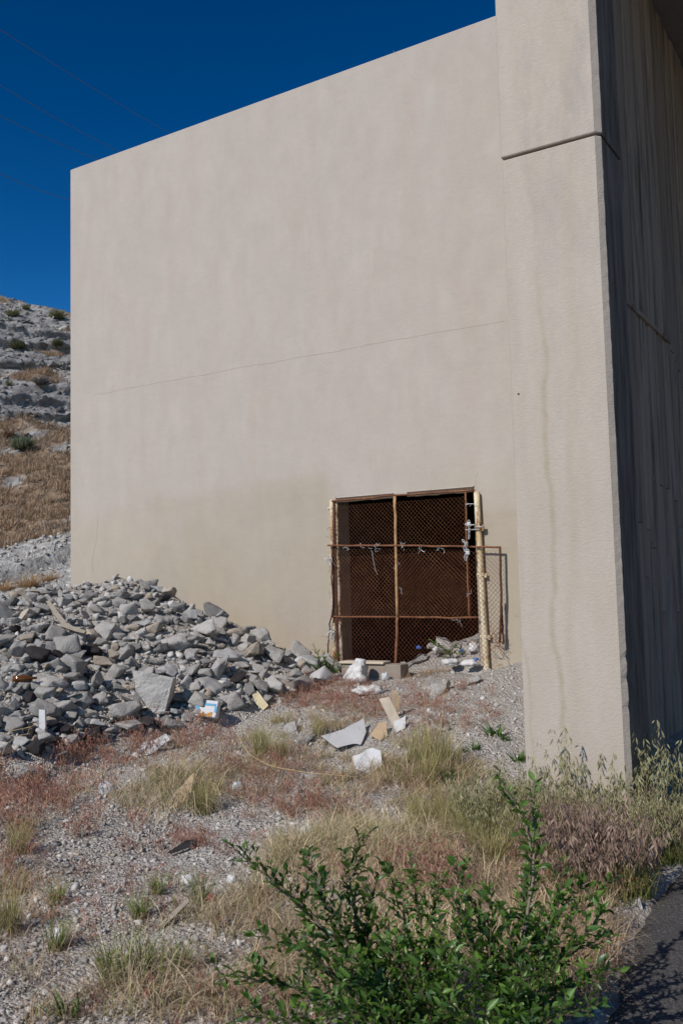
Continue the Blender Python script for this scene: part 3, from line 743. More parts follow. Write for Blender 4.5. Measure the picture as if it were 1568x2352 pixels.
def link_mesh():
    mb = MB(); P = []
    for k in range(16):
        a = 2 * PI * k / 16; P.append((.011 * math.cos(a), 0, .019 * math.sin(a) + (.006 if math.sin(a) > 0 else -.006)))
    P.append(P[0]); mb.tube(P, .0042, 6, cap=False); me = new_mesh('link', mb.V, mb.F, True); me.materials.append(M['galv']); return me
LK = link_mesh()
def chain(label, pts, lock=None):
    t = gthing('chain', label, 'chain', group=None)
    P = [lp(x, y, q) for x, y, q in pts]
    S = []; 
    for A, B in zip(P[:-1], P[1:]):
        n = max(1, int((B - A).length / .037))
        for i in range(n): S.append((A.lerp(B, (i + .5) / n), (B - A).normalized()))
    for i, (p, d) in enumerate(S):
        l = O('link', LK, None, t); l.location = p; l.rotation_mode = 'QUATERNION'
        l.rotation_quaternion = d.to_track_quat('Z', 'Y') @ Quaternion((0, 0, 1), (i % 2) * PI / 2 + .3)
    if lock:
        p = lp(*lock); mb = MB(); mb.box(p.x - .022, p.x + .022, p.y - .012, p.y + .012, p.z - .02, p.z + .02)
        mb.build('padlock', M['galv'], t, bevel=.005)
        mb = MB(); mb.tube([p + Vector((.014 * math.cos(a), 0, .02 + .024 * math.sin(a))) for a in np.linspace(0, PI, 9)], .004, 6); mb.build('shackle', M['galv'], t)
chain('grey steel chain with a padlock looped round the top of the cream gate post', [(1067, 1203, qA - .03), (1074, 1207, qA - .05), (1088, 1205, qA - .06), (1096, 1210, QW - .1), (1106, 1210, QW - .1), (1110, 1206, QW - .06)], (1076, 1203, qA - .05))
chain('short grey chain tail hanging loose below the padlock', [(1076, 1205, qA - .05), (1077, 1222, qA - .05), (1076, 1237, qA - .05)])
chain('bunched grey chain hanging from the gate stile at the middle rail', [(1062, 1240, qA - .04), (1068, 1250, qB - .04), (1064, 1262, qB - .04), (1072, 1268, qB - .05), (1066, 1278, qB - .05), (1070, 1288, qB - .04), (1075, 1268, qB - .035), (1068, 1256, qB - .06), (1073, 1245, qB - .05), (1066, 1248, qB - .03)], (1074, 1270, qB - .05))
t = gthing('wire_tie', 'bright wire tie joining the gate stile to the cream post near the top', 'wire')
MB().tube(LUP([(1068, 1160), (1080, 1157), (1094, 1158)], qA - .03), .003, 5).build('wire', M['galv'], t)
MB().tube(LUP([(1070, 1156), (1082, 1158), (1078, 1163)], qA - .035), .003, 5).build('wire', M['galv'], t)
t = gthing('latch_rod', 'thin pale rod bridging the gate stile and the cream post collar', 'rod')
MB().tube(LUP([(1068, 1217), (1100, 1216)], qA - .02), .006, 6).build('rod', M['galv'], t)
t = gthing('loose_pipe', 'long thin rusty pipe lying along the foot of the gate', 'pipe')
MB().tube(wob(LUP([(762, 1521), (800, 1527), (860, 1533), (908, 1540)], QW - .14), 5, .002, 7), .013, 8).build('pipe', M['rustlight'], t, True)

# ================================================================== POWER LINES
for k, (x0, y0, x1, y1, lab) in enumerate(((0, 67, 385, 303, 'topmost thin dark power line crossing the blue sky'), (0, 195, 275, 348, 'second power line from the top in the blue sky'),
                                      (0, 265, 225, 365, 'third power line from the top in the blue sky'), (0, 398, 162, 458, 'lowest power line, ending at the left edge of the wall'))):
    A = Vector(at_d(x0, y0, 34)); B = Vector(at_d(x1, y1, 34 + 18 * (x1 - x0) / 385))
    P = []
    for i in range(41):
        s = -1.2 + i * .09; p = A.lerp(B, s); p.z += .35 * ((s - .5) ** 2 - .25); P.append(p)
    t = thing('power_line', lab, 'cable', P[0], 0, 'power lines crossing the sky')
    MB().tube([p - P[0] for p in P], .012, 6).build('cable', M['cable'], t, True)

# ================================================================== ROCKS
def ico(sub):
    bm = bmesh.new(); bmesh.ops.create_icosphere(bm, subdivisions=sub, radius=1)
    V = np.array([v.co[:] for v in bm.verts]); F = np.array([[v.index for v in f.verts] for f in bm.faces]); bm.free(); return V, F
def rock(seed, cuts=4, flat=(1, .8, .6), ns=.02, npt=13):
    """broken chunk: hull of a few scattered points, its faces split and roughened"""
    R = np.random.default_rng(seed); P = R.uniform(-1, 1, (npt, 3)); P /= np.maximum(np.linalg.norm(P, axis=1, keepdims=True), .8); P *= R.uniform(.82, 1.0, (npt, 1)); P = P * np.array(flat)
    bm = bmesh.new(); vs = [bm.verts.new(p) for p in P]
    g = bmesh.ops.convex_hull(bm, input=vs); bmesh.ops.delete(bm, geom=[v for v in bm.verts if not v.link_faces], context='VERTS')
    if cuts: bmesh.ops.subdivide_edges(bm, edges=bm.edges[:], cuts=cuts, use_grid_fill=True)
    bmesh.ops.triangulate(bm, faces=bm.faces[:]); bm.verts.index_update()
    V = np.array([v.co[:] for v in bm.verts]); F = np.array([[v.index for v in f.verts] for f in bm.faces]); bm.free()
    if cuts:
        n1 = fbm(V[:, 0] * 3.1 + V[:, 2] * 2 + seed, V[:, 1] * 3.1 - V[:, 2] * 1.7, seed, 4); n2 = fbm(V[:, 1] * 4 + seed, V[:, 2] * 4 + V[:, 0], seed + 7, 3)
        nrm = V / np.linalg.norm(V, axis=1, keepdims=True); V = V + nrm * (ns * 2.2 * n1)[:, None] + np.stack([n2, -n1, n2 * .5], 1) * ns * .8
    V -= V.mean(0); V = V / np.abs(V[:, :2]).max()
    if V[:, 2].max() - V[:, 2].min() < .25: V[:, 2] *= 2
    return V, F
ROCKS = []
fl_ = [(1, .8, .8), (1, .75, .5), (1, .9, .38), (1, .65, .65), (1, .9, .6), (1, .6, .32)]
for s in range(18):
    ROCKS.append(rock(100 + s, 5, fl_[s % 6], .035 + .022 * (s % 3), 10 + s % 5))
RMESH = {}
def rmesh(i, mat):
    if (i, mat) not in RMESH:
        V, F = ROCKS[i]; me = new_mesh('chunk', V, F); me.materials.append(M[mat]); RMESH[(i, mat)] = me
    return RMESH[(i, mat)]
RR = random.Random(77)
PXM = lambda D: D / FD                            # metres per reference pixel at depth D
def put_rock(p, size, mesh, mat, label, group=None, rot=None, scale=(1, 1, 1), sink=.25, name='rubble_chunk', cat='rubble'):
    o = O(name, rmesh(mesh, mat)); o.scale = [size * s for s in scale]
    o.rotation_euler = rot if rot is not None else (RR.gauss(0, .35), RR.gauss(0, .35), RR.uniform(0, 2 * PI))
    zext = ROCKS[mesh][0][:, 2].max() * size * scale[2]
    o.location = Vector(p) + Vector((0, 0, zext * (1 - 2 * sink)))
    return tag(o, label, cat, group)
placed = []                                      # (x, y, rpx)
def hero(x, y, w, mesh, mat, label, **kw):
    P = gp(x, y + w * .22)[0]; put_rock(P, w * .5 * PXM(P[1]), mesh, mat, label, **kw); placed.append((x, y, w * .46))
hero(112, 1556, 92, 1, 'rock', 'large flat-faced pale concrete slab leaning left of centre in the rubble heap', rot=(.55, .1, .4), scale=(1, .85, 1.1))
hero(215, 1492, 66, 4, 'lava', 'dark porous block in the middle of the rubble heap, biggest of the dark ones', rot=(.1, .1, .3), scale=(1, .9, 1.0))
hero(238, 1440, 96, 2, 'rock', 'broad grey concrete slab tilted below the crest of the rubble heap', rot=(.5, -.3, .2))
hero(405, 1462, 112, 5, 'rock', 'long grey slab jutting out high on the right slope of the heap', rot=(.35, -.15, .15), scale=(1, 1.1, 1.3))
hero(530, 1500, 82, 4, 'rockb', 'smooth-faced concrete block on the right slope of the rubble heap', rot=(.15, .1, .15), scale=(1, .7, .8))
hero(640, 1546, 88, 5, 'rock', 'long flat slab lying low at the right tail of the rubble heap', rot=(.15, .06, .05), scale=(1, .8, .9))
hero(488, 1570, 66, 1, 'rockb', 'smooth pale slab standing upright above the blue carton', rot=(.9, .1, .5))
hero(532, 1606, 72, 0, 'rock', 'rounded pale boulder of concrete at the foot of the heap right of the blue carton', rot=(.2, 0, .3), scale=(1, .95, .9))
hero(392, 1530, 62, 2, 'rockb', 'flat light slab lying just above the large triangular slab', rot=(.4, .1, .9))
hero(148, 1668, 64, 4, 'lava', 'dark porous lump at the foot of the heap left of the triangular slab', rot=(.2, 0, .1), scale=(1.1, .8, .8))
hero(216, 1686, 60, 0, 'lava', 'dark lump at the foot of the heap beside another dark lump', rot=(.1, .2, .5))
hero(70, 1600, 60, 3, 'lava', 'dark porous lump on the left slope of the heap under the amber bottle', rot=(.1, .2, .9))
hero(262, 1486, 34, 9, 'rockt', 'small tan stone beside the big dark porous block', scale=(1, .9, 1))
hero(60, 1465, 52, 6, 'rockt', 'pale warm boulder high on the left slope of the heap', scale=(1, .9, 1))
hero(270, 1545, 60, 6, 'rock', 'squarish concrete block on the middle slope left of the triangular slab')
hero(160, 1590, 70, 11, 'rock', 'long angular concrete piece below the tilted flat slab', rot=(.2, -.2, .3))
hero(140, 1725, 66, 10, 'rockd', 'brownish grey slab lying at the foot of the heap near the left frame edge', rot=(.2, .1, .6))
hero(70, 1765, 90, 8, 'rock', 'pale slab half buried in red grass at lower left', rot=(.25, .1, .5))
# triangular slab (thick prism)
P = gp(350, 1640)[0]; sc = PXM(P[1])
t = thing('concrete_slab', 'large triangular concrete slab standing on the front of the rubble heap', 'rubble', P, 0)
bm = bmesh.new(); pr = [(-46, 58), (50, 38), (24, -42), (-4, -36), (-34, 10)]
vs0 = [bm.verts.new((x * sc, -.02 - y * sc * .18, y * sc)) for x, y in pr]; vs1 = [bm.verts.new((x * sc, .16 - y * sc * .18, y * sc * .97)) for x, y in pr]
bm.faces.new(vs0[::-1]); bm.faces.new(vs1); n = len(pr)
for i in range(n): bm.faces.new((vs0[i], vs0[(i + 1) % n], vs1[(i + 1) % n], vs1[i]))
bmesh.ops.recalc_face_normals(bm, faces=bm.faces[:])
bmesh.ops.triangulate(bm, faces=bm.faces[:]); bmesh.ops.subdivide_edges(bm, edges=bm.edges[:], cuts=6, use_grid_fill=True)
V = np.array([v.co[:] for v in bm.verts]); dn = fbm(V[:, 0] * 9, V[:, 2] * 9 + V[:, 1] * 5, 7, 4) * .022
for v, d in zip(bm.verts, dn): v.co += Vector((d, d * 1.4, -d))
me = bpy.data.meshes.new('slab'); bm.to_mesh(me); bm.free(); o = O('slab', me, M['rock'], t); t.rotation_euler = (-.12, .0, -.1); t.location.z += 42 * sc
placed.append((350, 1590, 46))

def in_heap(x, y):
    top = np.interp(x, [0, 100, 162, 200, 270, 340, 400, 470, 560, 640, 740, 770], [1370, 1344, 1332, 1322, 1318, 1330, 1354, 1385, 1426, 1466, 1494, 1510])
    bot = np.interp(x, [0, 160, 300, 400, 470, 560, 640, 740, 770], [1742, 1712, 1680, 1668, 1640, 1622, 1600, 1560, 1530])
    return (y > top + 2) & (y < bot)
cand = []
sizes = [(70, 14), (56, 40), (44, 90), (34, 220), (26, 420), (19, 700)]
tones = {'rock': 'grey', 'rockd': 'darker grey', 'rockt': 'warm tan', 'rockb': 'smooth pale', 'lava': 'dark porous'}
pts = []
HN = [(112, 1556, 'the large pale slab'), (215, 1492, 'the big dark block'), (238, 1440, 'the broad tilted slab'), (405, 1462, 'the long jutting slab'), (530, 1500, 'the smooth-faced block'), (640, 1546, 'the flat tail slab'), (472, 1630, 'the blue carton'),
      (532, 1606, 'the rounded boulder'), (350, 1590, 'the triangular slab'), (180, 1676, 'the two dark lumps'), (70, 1600, 'the amber bottle'), (60, 1465, 'the pale warm boulder'), (140, 1425, 'the warped plank'), (270, 1345, 'the peak'), (400, 1390, 'the upper right shoulder'), (600, 1455, 'the board end'), (710, 1500, 'the left gate posts'), (20, 1400, 'the left frame edge'), (20, 1520, 'the left frame edge'), (30, 1680, 'the white pipe'), (450, 1530, 'the smooth upright slab')]
for w, num in sizes:
    got = tries = 0
    while got < num and tries < 7000:
        tries += 1
        x = RR.uniform(-12, 765); y = RR.uniform(1320, 1745)
        if not in_heap(x, y): continue
        if w > 36 and y < 1400: continue
        if w > 24 and y < 1368 and 140 < x < 330: continue
        ww = w * RR.uniform(.85, 1.2)
        if any((x - a) ** 2 + (1.25 * (y - b_)) ** 2 < ((.78 if w > 40 else .62) * (r_ + ww * .42)) ** 2 for a, b_, r_ in placed): continue
        placed.append((x, y, ww * .42)); pts.append((x, y, ww)); got += 1
pts.sort(key=lambda p: -p[2])
things_r = pts[:282]; rest = pts[282:]
G = gp([p[0] for p in things_r], [p[1] + p[2] * .2 for p in things_r])
for (x, y, w), P in zip(things_r, G):
    mat = RR.choices(['rock', 'rockd', 'rockt', 'rockb', 'lava'], [.66, .14, .06, .08, .06])[0]
    mi = RR.randrange(18)
    big = 'large' if w > 48 else 'medium' if w > 34 else 'small'
    ci = np.interp(x, [0, 270, 740], [1376, 1330, 1500]); fo = np.interp(x, [0, 300, 560, 740], [1740, 1680, 1620, 1560])
    k = (y - ci) / (fo - ci); hgt = 'near the crest' if k < .25 else 'on the upper slope' if k < .5 else 'on the lower slope' if k < .8 else 'at the foot'
    hn = min(HN, key=lambda h: (h[0] - x) ** 2 + (h[1] - y) ** 2); dx, dy = x - hn[0], y - hn[1]
    side = ('right of' if dx > 0 else 'left of') if abs(dx) > abs(dy) else ('below' if dy > 0 else 'above')
    shp = ['blocky', 'angular', 'flat', 'stubby', 'broken', 'slab-like'][mi % 6]
    put_rock(P, w * .56 * PXM(P[1]), mi, mat, f'{big} {shp} {tones[mat]} chunk {hgt}, {side} {hn[2]}', 'chunks of the rubble heap', sink=RR.uniform(.02, .2))

def xform_merge(items):
    Vs = []; Fs = []; Cs = []; n = 0
    for V, F, Cc in items: Vs.append(V); Fs.append(F + n); Cs.append(Cc); n += len(V)
    return np.concatenate(Vs), np.concatenate(Fs), np.concatenate(Cs)
def rotm(a, b, c):
    ca, sa, cb, sb, cc, sc_ = math.cos(a), math.sin(a), math.cos(b), math.sin(b), math.cos(c), math.sin(c)
    return np.array([[cc, -sc_, 0], [sc_, cc, 0], [0, 0, 1]]) @ np.array([[cb, 0, sb], [0, 1, 0], [-sb, 0, cb]]) @ np.array([[1, 0, 0], [0, ca, -sa], [0, sa, ca]])
SM1 = [rock(300 + s, 1, fl_[s % 6], .05, 10) for s in range(10)]
SM0 = [rock(340 + s, 0, fl_[s % 6], .06, 9 + s % 3) for s in range(14)]
items = []
def tone():
    k = RR.random(); f = RR.uniform(.78, 1.15)
    b_ = (.46, .445, .42) if k < .74 else (.22, .215, .21) if k < .88 else (.40, .335, .27) if k < .95 else (.075, .07, .07)
    return np.array(b_) * f
G = gp([p[0] for p in rest], [p[1] + p[2] * .2 for p in rest])
for (x, y, w), P in zip(rest, G):
    V, F = SM1[RR.randrange(10)]; s = w * .5 * PXM(P[1])
    items.append(((V * s) @ rotm(RR.gauss(0, .4), RR.gauss(0, .4), RR.uniform(0, 6.3)).T + P + [0, 0, s * .25], F, np.tile(tone(), (len(V), 1))))
sx = rng.uniform(-360, 790, 19000); sy = rng.uniform(1322, 1760, 19000); ok = np.array([in_heap(a, b_ - 6) for a, b_ in zip(sx, sy)]); sx = sx[ok][:6400]; sy = sy[ok][:6400]
G = gp(sx, sy)
for x, y, P in zip(sx, sy, G):
    V, F = SM0[RR.randrange(14)]; w = RR.choice((5, 6, 7, 8, 10, 13)) * (1.0 if y > 1390 else .75) * (1 if x > -15 else RR.choice((1, 1.6, 2.4, 3.4))); s = w * .55 * PXM(P[1])
    c = tone() * (.6 if (y < 1375 and 150 < x < 330) else .8)
    items.append(((V * s) @ rotm(RR.gauss(0, .5), RR.gauss(0, .5), RR.uniform(0, 6.3)).T + P + [0, 0, s * RR.uniform(-.3, .3)], F, np.tile(c, (len(V), 1))))
V, F, Cc = xform_merge(items); o = O('small_rubble', new_mesh('small_rubble', V, F, False, Cc), M['rubble']); tag(o, 'fine grey rubble and shards filling the gaps of the heap', 'rubble', None, 'stuff')

# pebbles over the whole yard
n = 26000
sx = rng.uniform(-420, 1480, n * 2); sy = 1500 + (2400 - 1500) * rng.random(n * 2) ** 1.0
G = gp(sx, sy); okk = np.isfinite(G[:, 1])
aa = asph_d(G[:, 0], G[:, 1]); q = G[:, 0] * NX + G[:, 1] * NY
okk &= (aa < -.02) & (q < 9.95); idx_ = np.where(okk)[0][:n]
dens = fbm(G[:, 0] * 1.3, G[:, 1] * 1.3, 23, 3)
items = []
for i in idx_:
    P = G[i]; V, F = SM0[RR.randrange(14)]
    s = min(.0062 * math.exp(RR.gauss(0, .5)) * (1 + .10 * P[1]) , .035)
    if RR.random() < .015: s *= 1.9
    f = RR.uniform(.75, 1.15); c = np.array([(.50, .48, .45), (.43, .405, .38), (.28, .27, .265), (.47, .40, .32)][RR.choices(range(4), [.5, .27, .13, .1])[0]]) * f
    items.append(((V * s) @ rotm(RR.gauss(0, .5), RR.gauss(0, .5), RR.uniform(0, 6.3)).T + P + [0, 0, s * .15], F, np.tile(c, (len(V), 1))))
V, F, Cc = xform_merge(items); o = O('gravel', new_mesh('gravel', V, F, False, Cc), M['rubble']); tag(o, 'loose grey gravel strewn over the bare ground', 'gravel', None, 'stuff')

# single stones in the yard
for x, y, w, mi, mat, lab in ((375, 1945, 26, 3, 'rock', 'pale upright stone with the black rubber strip beside it'), (1000, 1572, 112, 2, 'rock', 'broad pale concrete slab lying in front of the gate opening'),
                              (1085, 1560, 46, 8, 'rock', 'pale broken slab end below the cream gate post'), (255, 1920, 20, 4, 'rockd', 'dark fist-sized stone on the gravel at lower left'),
                              (690, 1725, 34, 6, 'rockb', 'smooth pale stone left of the white sheet'), (668, 1668, 60, 2, 'rock', 'flat pale slab sunk in dry grass below the heap'),
                              (700, 1690, 66, 5, 'rock', 'long pale slab sunk in grass next to the white sheet'), (625, 1585, 26, 7, 'rockt', 'yellowish stone at the foot of the right tail of the heap'),
                              (30, 2235, 24, 10, 'rockd', 'dark stone on the gravel at the left frame edge'), (535, 2240, 22, 8, 'rock', 'pale stone in dry grass left of the green shrub'),
                              (770, 1515, 40, 0, 'lava', 'black lump resting against the foot of the left gate posts'), (90, 2150, 18, 2, 'rockd', 'small dark stone beside the white plastic bag')):
    P = gp(x, y + w * .2)[0]; put_rock(P, w * .5 * PXM(P[1]), mi, mat, lab, None, sink=.3, name='stone', cat='stone')

# ================================================================== OPENING: heap, sill, rubbish
def blob(seed, sub=3, sc=(1, 1, 1), crumple=.25, fr=3.0):
    V, F = ico(sub); V = V.copy()
    a = fbm(V[:, 0] * fr + seed, V[:, 1] * fr + V[:, 2] * fr * .8, seed, 4); b_ = np.abs(fbm(V[:, 2] * fr * 1.7 + seed, V[:, 0] * fr * 1.5 - V[:, 1] * fr, seed + 3, 3))
    V = V * (1 + crumple * 1.6 * a - crumple * b_)[:, None]; V[:, 2] = np.where(V[:, 2] < -.45, -.45, V[:, 2])
    return V * np.array(sc), F
def blob_thing(name, label, cat, x, y, w, h, mat, seed, crumple=.28, fr=3.0, P=None, dep=None, group=None, flat=True):
    P = gp(x, y + h * .5)[0] if P is None else P; s = PXM(P[1]); d = dep if dep else w * .5
    V, F = blob(seed, 3, (w * .5 * s, d * .7 * s, h * .62 * s), crumple, fr)
    o = O(name, new_mesh(name, V, F, not flat), M[mat]); o.location = Vector(P) + Vector((0, 0, .45 * h * .62 * s)); return tag(o, label, cat, group)
def heapP(x, y, q):                               # a point in the plane q
    r, z = at_q(x, y, q); return np.array(rq2w(r, q, z)[:])
# soil bank inside the opening
rA = at_q(900, 1500, QW + .1)[0]; rB = o2 - .01; nx_, ny_ = 26, 16; V = []; F = []
for j in range(ny_):
    qq = QW - .35 + j * .09
    for i in range(nx_):
        r = rA + (rB - rA) * i / (nx_ - 1); k = i / (nx_ - 1); jj = j / (ny_ - 1)
        if qq < QW - .0: r = rA + (rB + .18 - rA) * i / (nx_ - 1)
        hgt = .52 + (.50 * k ** .8 + .08) * math.exp(-((qq - QW - .45) / .42) ** 2) + .06 * float(fbm(np.array([r * 4]), np.array([qq * 4]), 3, 3)[0])
        V.append(tuple(rq2w(r, qq, hgt)))
for j in range(ny_ - 1):
    for i in range(nx_ - 1): F.append((j * nx_ + i, j * nx_ + i + 1, (j + 1) * nx_ + i + 1, (j + 1) * nx_ + i))
tag(O('soil_bank', new_mesh('soil_bank', V, F, True), M['ground']), kind='structure')
for k, (x, y, w, mi, mat, lab) in enumerate(((1020, 1468, 60, 1, 'rock', 'large pointed grey chunk on top of the bank inside the gate'), (992, 1480, 34, 4, 'rock', 'grey chunk left of the pointed chunk inside the gate'),
        (1052, 1476, 30, 6, 'rock', 'round grey chunk right of the pointed chunk inside the gate'), (968, 1502, 56, 8, 'rock', 'squarish grey chunk on the left end of the bank inside the gate'),
        (1085, 1470, 34, 9, 'rockt', 'brownish chunk behind the cream post inside the gate'), (1000, 1508, 34, 3, 'rock', 'grey chunk low in the bank behind the mesh'),
        (1085, 1500, 32, 12, 'rock', 'grey chunk low in the bank beside the cream post'), (935, 1522, 40, 14, 'rock', 'low grey chunk at the left foot of the bank behind the mesh'))):
    P = heapP(x, y + w * .3, QW + .22); put_rock(P, w * .5 * PXM(P[1]), mi, mat, lab, None, sink=.3)
for k, (x, y, w, h, mat, lab) in enumerate(((1000, 1490, 14, 12, 'whitebag', 'small crumpled white bag among the chunks inside the gate'), (1088, 1488, 30, 22, 'whitebag', 'white plastic bag behind the mesh beside the cream post'),
        (1060, 1496, 12, 10, 'bluepl', 'light blue scrap on the bank inside the gate'), (1035, 1520, 46, 18, 'whitebag', 'flattened white plastic bag at the foot of the mesh'), (1080, 1522, 40, 18, 'whitebag', 'white plastic bag at the foot of the cream post'),
        (1093, 1514, 11, 7, 'bluepl', 'bright blue plastic scrap at the foot of the cream post'), (962, 1487, 13, 9, 'bluepl', 'dark blue plastic scrap at the upper left of the bank'))):
    P = heapP(x, y + h * .4, QW + (.1 if y < 1510 else -.16)); blob_thing('plastic_scrap', lab, 'litter', x, y, w, h, mat, 50 + k, .4, 4, P)
# sill block and litter in front of the gate
t = thing('sill_block', 'cream concrete sill block lying under the left half of the gate', 'block', (0, 0, 0), 0)
P = gp(858, 1556)[0]; t.location = P; t.rotation_euler = (0, 0, RL + .04); s = PXM(P[1])
MB().box(-82 * s, 70 * s, -.02, .2, -.1, 30 * s).build('block', M['whitesheet'] if False else M['reveal'], t, bevel=.012)
mb = MB(); mb.box(-84 * s, 30 * s, -.05, .15, 30 * s + .003, 30 * s + .03); mb.build('top_plank', M['cardin'], t, bevel=.006)
P = gp(822, 1568)[0]
blob_thing('plastic_bag', 'bunched white plastic bag propped against the sill block under the gate', 'bag', 820, 1552, 52, 50, 'whitebag', 5, .5, 3.6, P, 30)
s = PXM(P[1]); t = thing('foam_tub', 'upturned white foam tub poking up above the bunched bag at the gate foot', 'tub', P + np.array([.02, .06, .14]), .4)
t.rotation_euler = (.1, .12, .4)
MB().tube([(0, 0, -.02), (0, 0, .0), (0, 0, .03), (0, 0, .045), (0, 0, .11), (0, 0, .122), (0, 0, .124)], [.075, .08, .08, .071, .062, .056, .022], 18).build('tub_body', M['foam'], t, True)
blob_thing('plastic_bag', 'flat white plastic film spread on the ground before the sill block', 'bag', 850, 1582, 80, 22, 'whitebag', 7, .35, 3.5)
blob_thing('plastic_scrap', 'pale mint plastic scrap in brown grass before the sill', 'litter', 884, 1552, 18, 22, 'clear', 8, .3, 3)

def sheet(name, label, cat, pix, q_off, thick, mat, rot=None, bend=.0, lift=.0, tilt=None):
    """flat piece with thickness standing or lying where the pixels meet the ground"""
    xs_ = [p[0] for p in pix]; ys_ = [p[1] for p in pix]
    Pb = gp(sum(xs_) / len(xs_), max(ys_))[0]; s = PXM(Pb[1]); t = thing(name, label, cat, Pb + np.array([0, 0, lift]), 0)
    cx = sum(xs_) / len(xs_); by = max(ys_); tl = tilt if tilt is not None else .5
    bm = bmesh.new(); a = []; b_ = []
    for x, y in pix:
        u = (x - cx) * s; v = (by - y) * s
        a.append(bm.verts.new((u, v * tl, v))); b_.append(bm.verts.new((u, v * tl + thick, v - thick * .4)))
    bm.faces.new(a); bm.faces.new(b_[::-1]); n = len(a)
    for i in range(n): bm.faces.new((a[i], b_[i], b_[(i + 1) % n], a[(i + 1) % n]))
    bmesh.ops.recalc_face_normals(bm, faces=bm.faces[:])
    bmesh.ops.triangulate(bm, faces=bm.faces[:]); bmesh.ops.subdivide_edges(bm, edges=bm.edges[:], cuts=5, use_grid_fill=True)
    V = np.array([v.co[:] for v in bm.verts]); dn = bend * fbm(V[:, 0] * 5 + x, V[:, 2] * 5, 17, 3)
    for v, d in zip(bm.verts, dn): v.co.y += d; v.co.z += d * .5
    me = bpy.data.meshes.new(name); bm.to_mesh(me); bm.free(); O('panel', me, M[mat], t); return t
sheet('white_sheet', 'large white curved sheet lying on the ground below the gate', 'sheet', [(737, 1706), (790, 1694), (838, 1676), (842, 1700), (828, 1722), (775, 1729)], 0, .012, 'whitesheet', bend=.05, tilt=1.6, lift=.035)
sheet('foam_block', 'white square foam block lying in dry grass below the white sheet', 'foam', [(812, 1742), (858, 1726), (876, 1732), (878, 1760), (848, 1780), (818, 1766)], 0, .12, 'foam', bend=.05, tilt=.8)
sheet('cardboard_piece', 'upright pale cardboard piece with a torn top left of the tan flap', 'cardboard', [(873, 1608), (896, 1604), (920, 1655), (905, 1672)], 0, .03, 'cardin', bend=.02, tilt=.25)
sheet('cardboard_piece', 'rounded tan cardboard flap standing right of the pale piece', 'cardboard', [(900, 1588), (912, 1586), (918, 1604), (914, 1640), (906, 1648)], 0, .008, 'card', bend=.03, tilt=.1)
sheet('cardboard_piece', 'torn tan cardboard lying below the two upright pieces', 'cardboard', [(850, 1690), (872, 1665), (888, 1664), (890, 1690), (870, 1698)], 0, .008, 'card', bend=.05, tilt=.9)
sheet('paper_scrap', 'white paper scrap beside the upright cardboard', 'paper', [(905, 1662), (934, 1652), (930, 1672), (908, 1682)], 0, .004, 'whitebag', bend=.05, tilt=.9)
sheet('yellow_foam', 'yellowed foam strip leaning at the foot of the rubble heap', 'foam', [(576, 1592), (590, 1590), (616, 1622), (604, 1632), (588, 1618)], 0, .04, 'yellowfoam', bend=.04, tilt=.4)
sheet('yellow_foam', 'small lump of yellowed foam near the right tail of the heap', 'foam', [(648, 1584), (662, 1578), (672, 1586), (668, 1600), (652, 1598)], 0, .06, 'yellowfoam', bend=.04, tilt=.4)
sheet('plastic_sheet', 'crumpled white plastic sheet half under straw grass left of centre', 'sheet', [(302, 1732), (330, 1704), (372, 1696), (384, 1712), (350, 1726), (318, 1736)], 0, .02, 'whitebag', bend=.09, tilt=1.0)
sheet('paper_scrap', 'tan crumpled paper beside the big straw tuft at lower left', 'paper', [(385, 1842), (420, 1806), (440, 1788), (436, 1826), (410, 1850)], 0, .01, 'card', bend=.06, tilt=.6)
sheet('white_pipe', 'short white plastic pipe standing at the foot of the heap near the left edge', 'pipe', [(86, 1632), (100, 1634), (103, 1672), (98, 1694), (90, 1690)], 0, .04, 'foam', bend=.01, tilt=.2)
sheet('wood_plank', 'thin warped plank sticking out of the upper left of the rubble heap', 'plank', [(84, 1392), (92, 1390), (150, 1446), (196, 1462), (192, 1468), (140, 1452)], 0, .03, 'wood', bend=.02, tilt=.9, lift=.05)
sheet('wood_plank', 'grey board end poking out of the right slope against the wall', 'plank', [(594, 1446), (630, 1464), (626, 1470), (588, 1456)], 0, .03, 'wood', bend=.01, tilt=.9)
sheet('rubber_strip', 'black twisted rubber strip lying on the gravel', 'rubber', [(384, 1960), (420, 1942), (462, 1938), (466, 1944), (420, 1954), (392, 1962)], 0, .02, 'black', bend=.03, tilt=1.8)
sheet('paper_scrap', 'torn white and maroon paper on gravel right of the rubber strip', 'paper', [(690, 2010 - 20), (720, 1996), (716, 2012), (694, 2016)], 0, .004, 'maroon', bend=.05, tilt=1.0)
sheet('stick', 'pale grey weathered stick lying on the gravel in the lower left', 'stick', [(556 - 190, 2126), (420, 2090), (424, 2096), (372, 2134)], 0, .025, 'wood', bend=.01, tilt=1.6)
sheet('clear_bag', 'thin translucent film caught in straw grass right of centre', 'film', [(668, 1930), (700, 1906), (722, 1912), (700, 1944)], 0, .004, 'clear', bend=.08, tilt=.9)
blob_thing('plastic_bag', 'crumpled white plastic bag on the gravel at lower left', 'bag', 140, 2148, 46, 38, 'whitebag', 11, .35, 3)
blob_thing('plastic_bag', 'small white plastic bag in the straw grass right of the coloured rag', 'bag', 533, 2018, 26, 22, 'whitebag', 12, .3, 3)
blob_thing('plastic_bag', 'white plastic lying in red grass left of the straw tuft', 'bag', 245, 1810, 40, 32, 'whitebag', 13, .4, 3.5)
blob_thing('rag', 'crumpled dark rag with red folds on the gravel near the green tufts', 'rag', 484, 2062, 26, 22, 'redcloth', 14, .4, 3)
blob_thing('plastic_bag', 'pale thin plastic bag near the rag on the gravel', 'bag', 432, 2020, 34, 26, 'whitebag', 15, .4, 3.5)
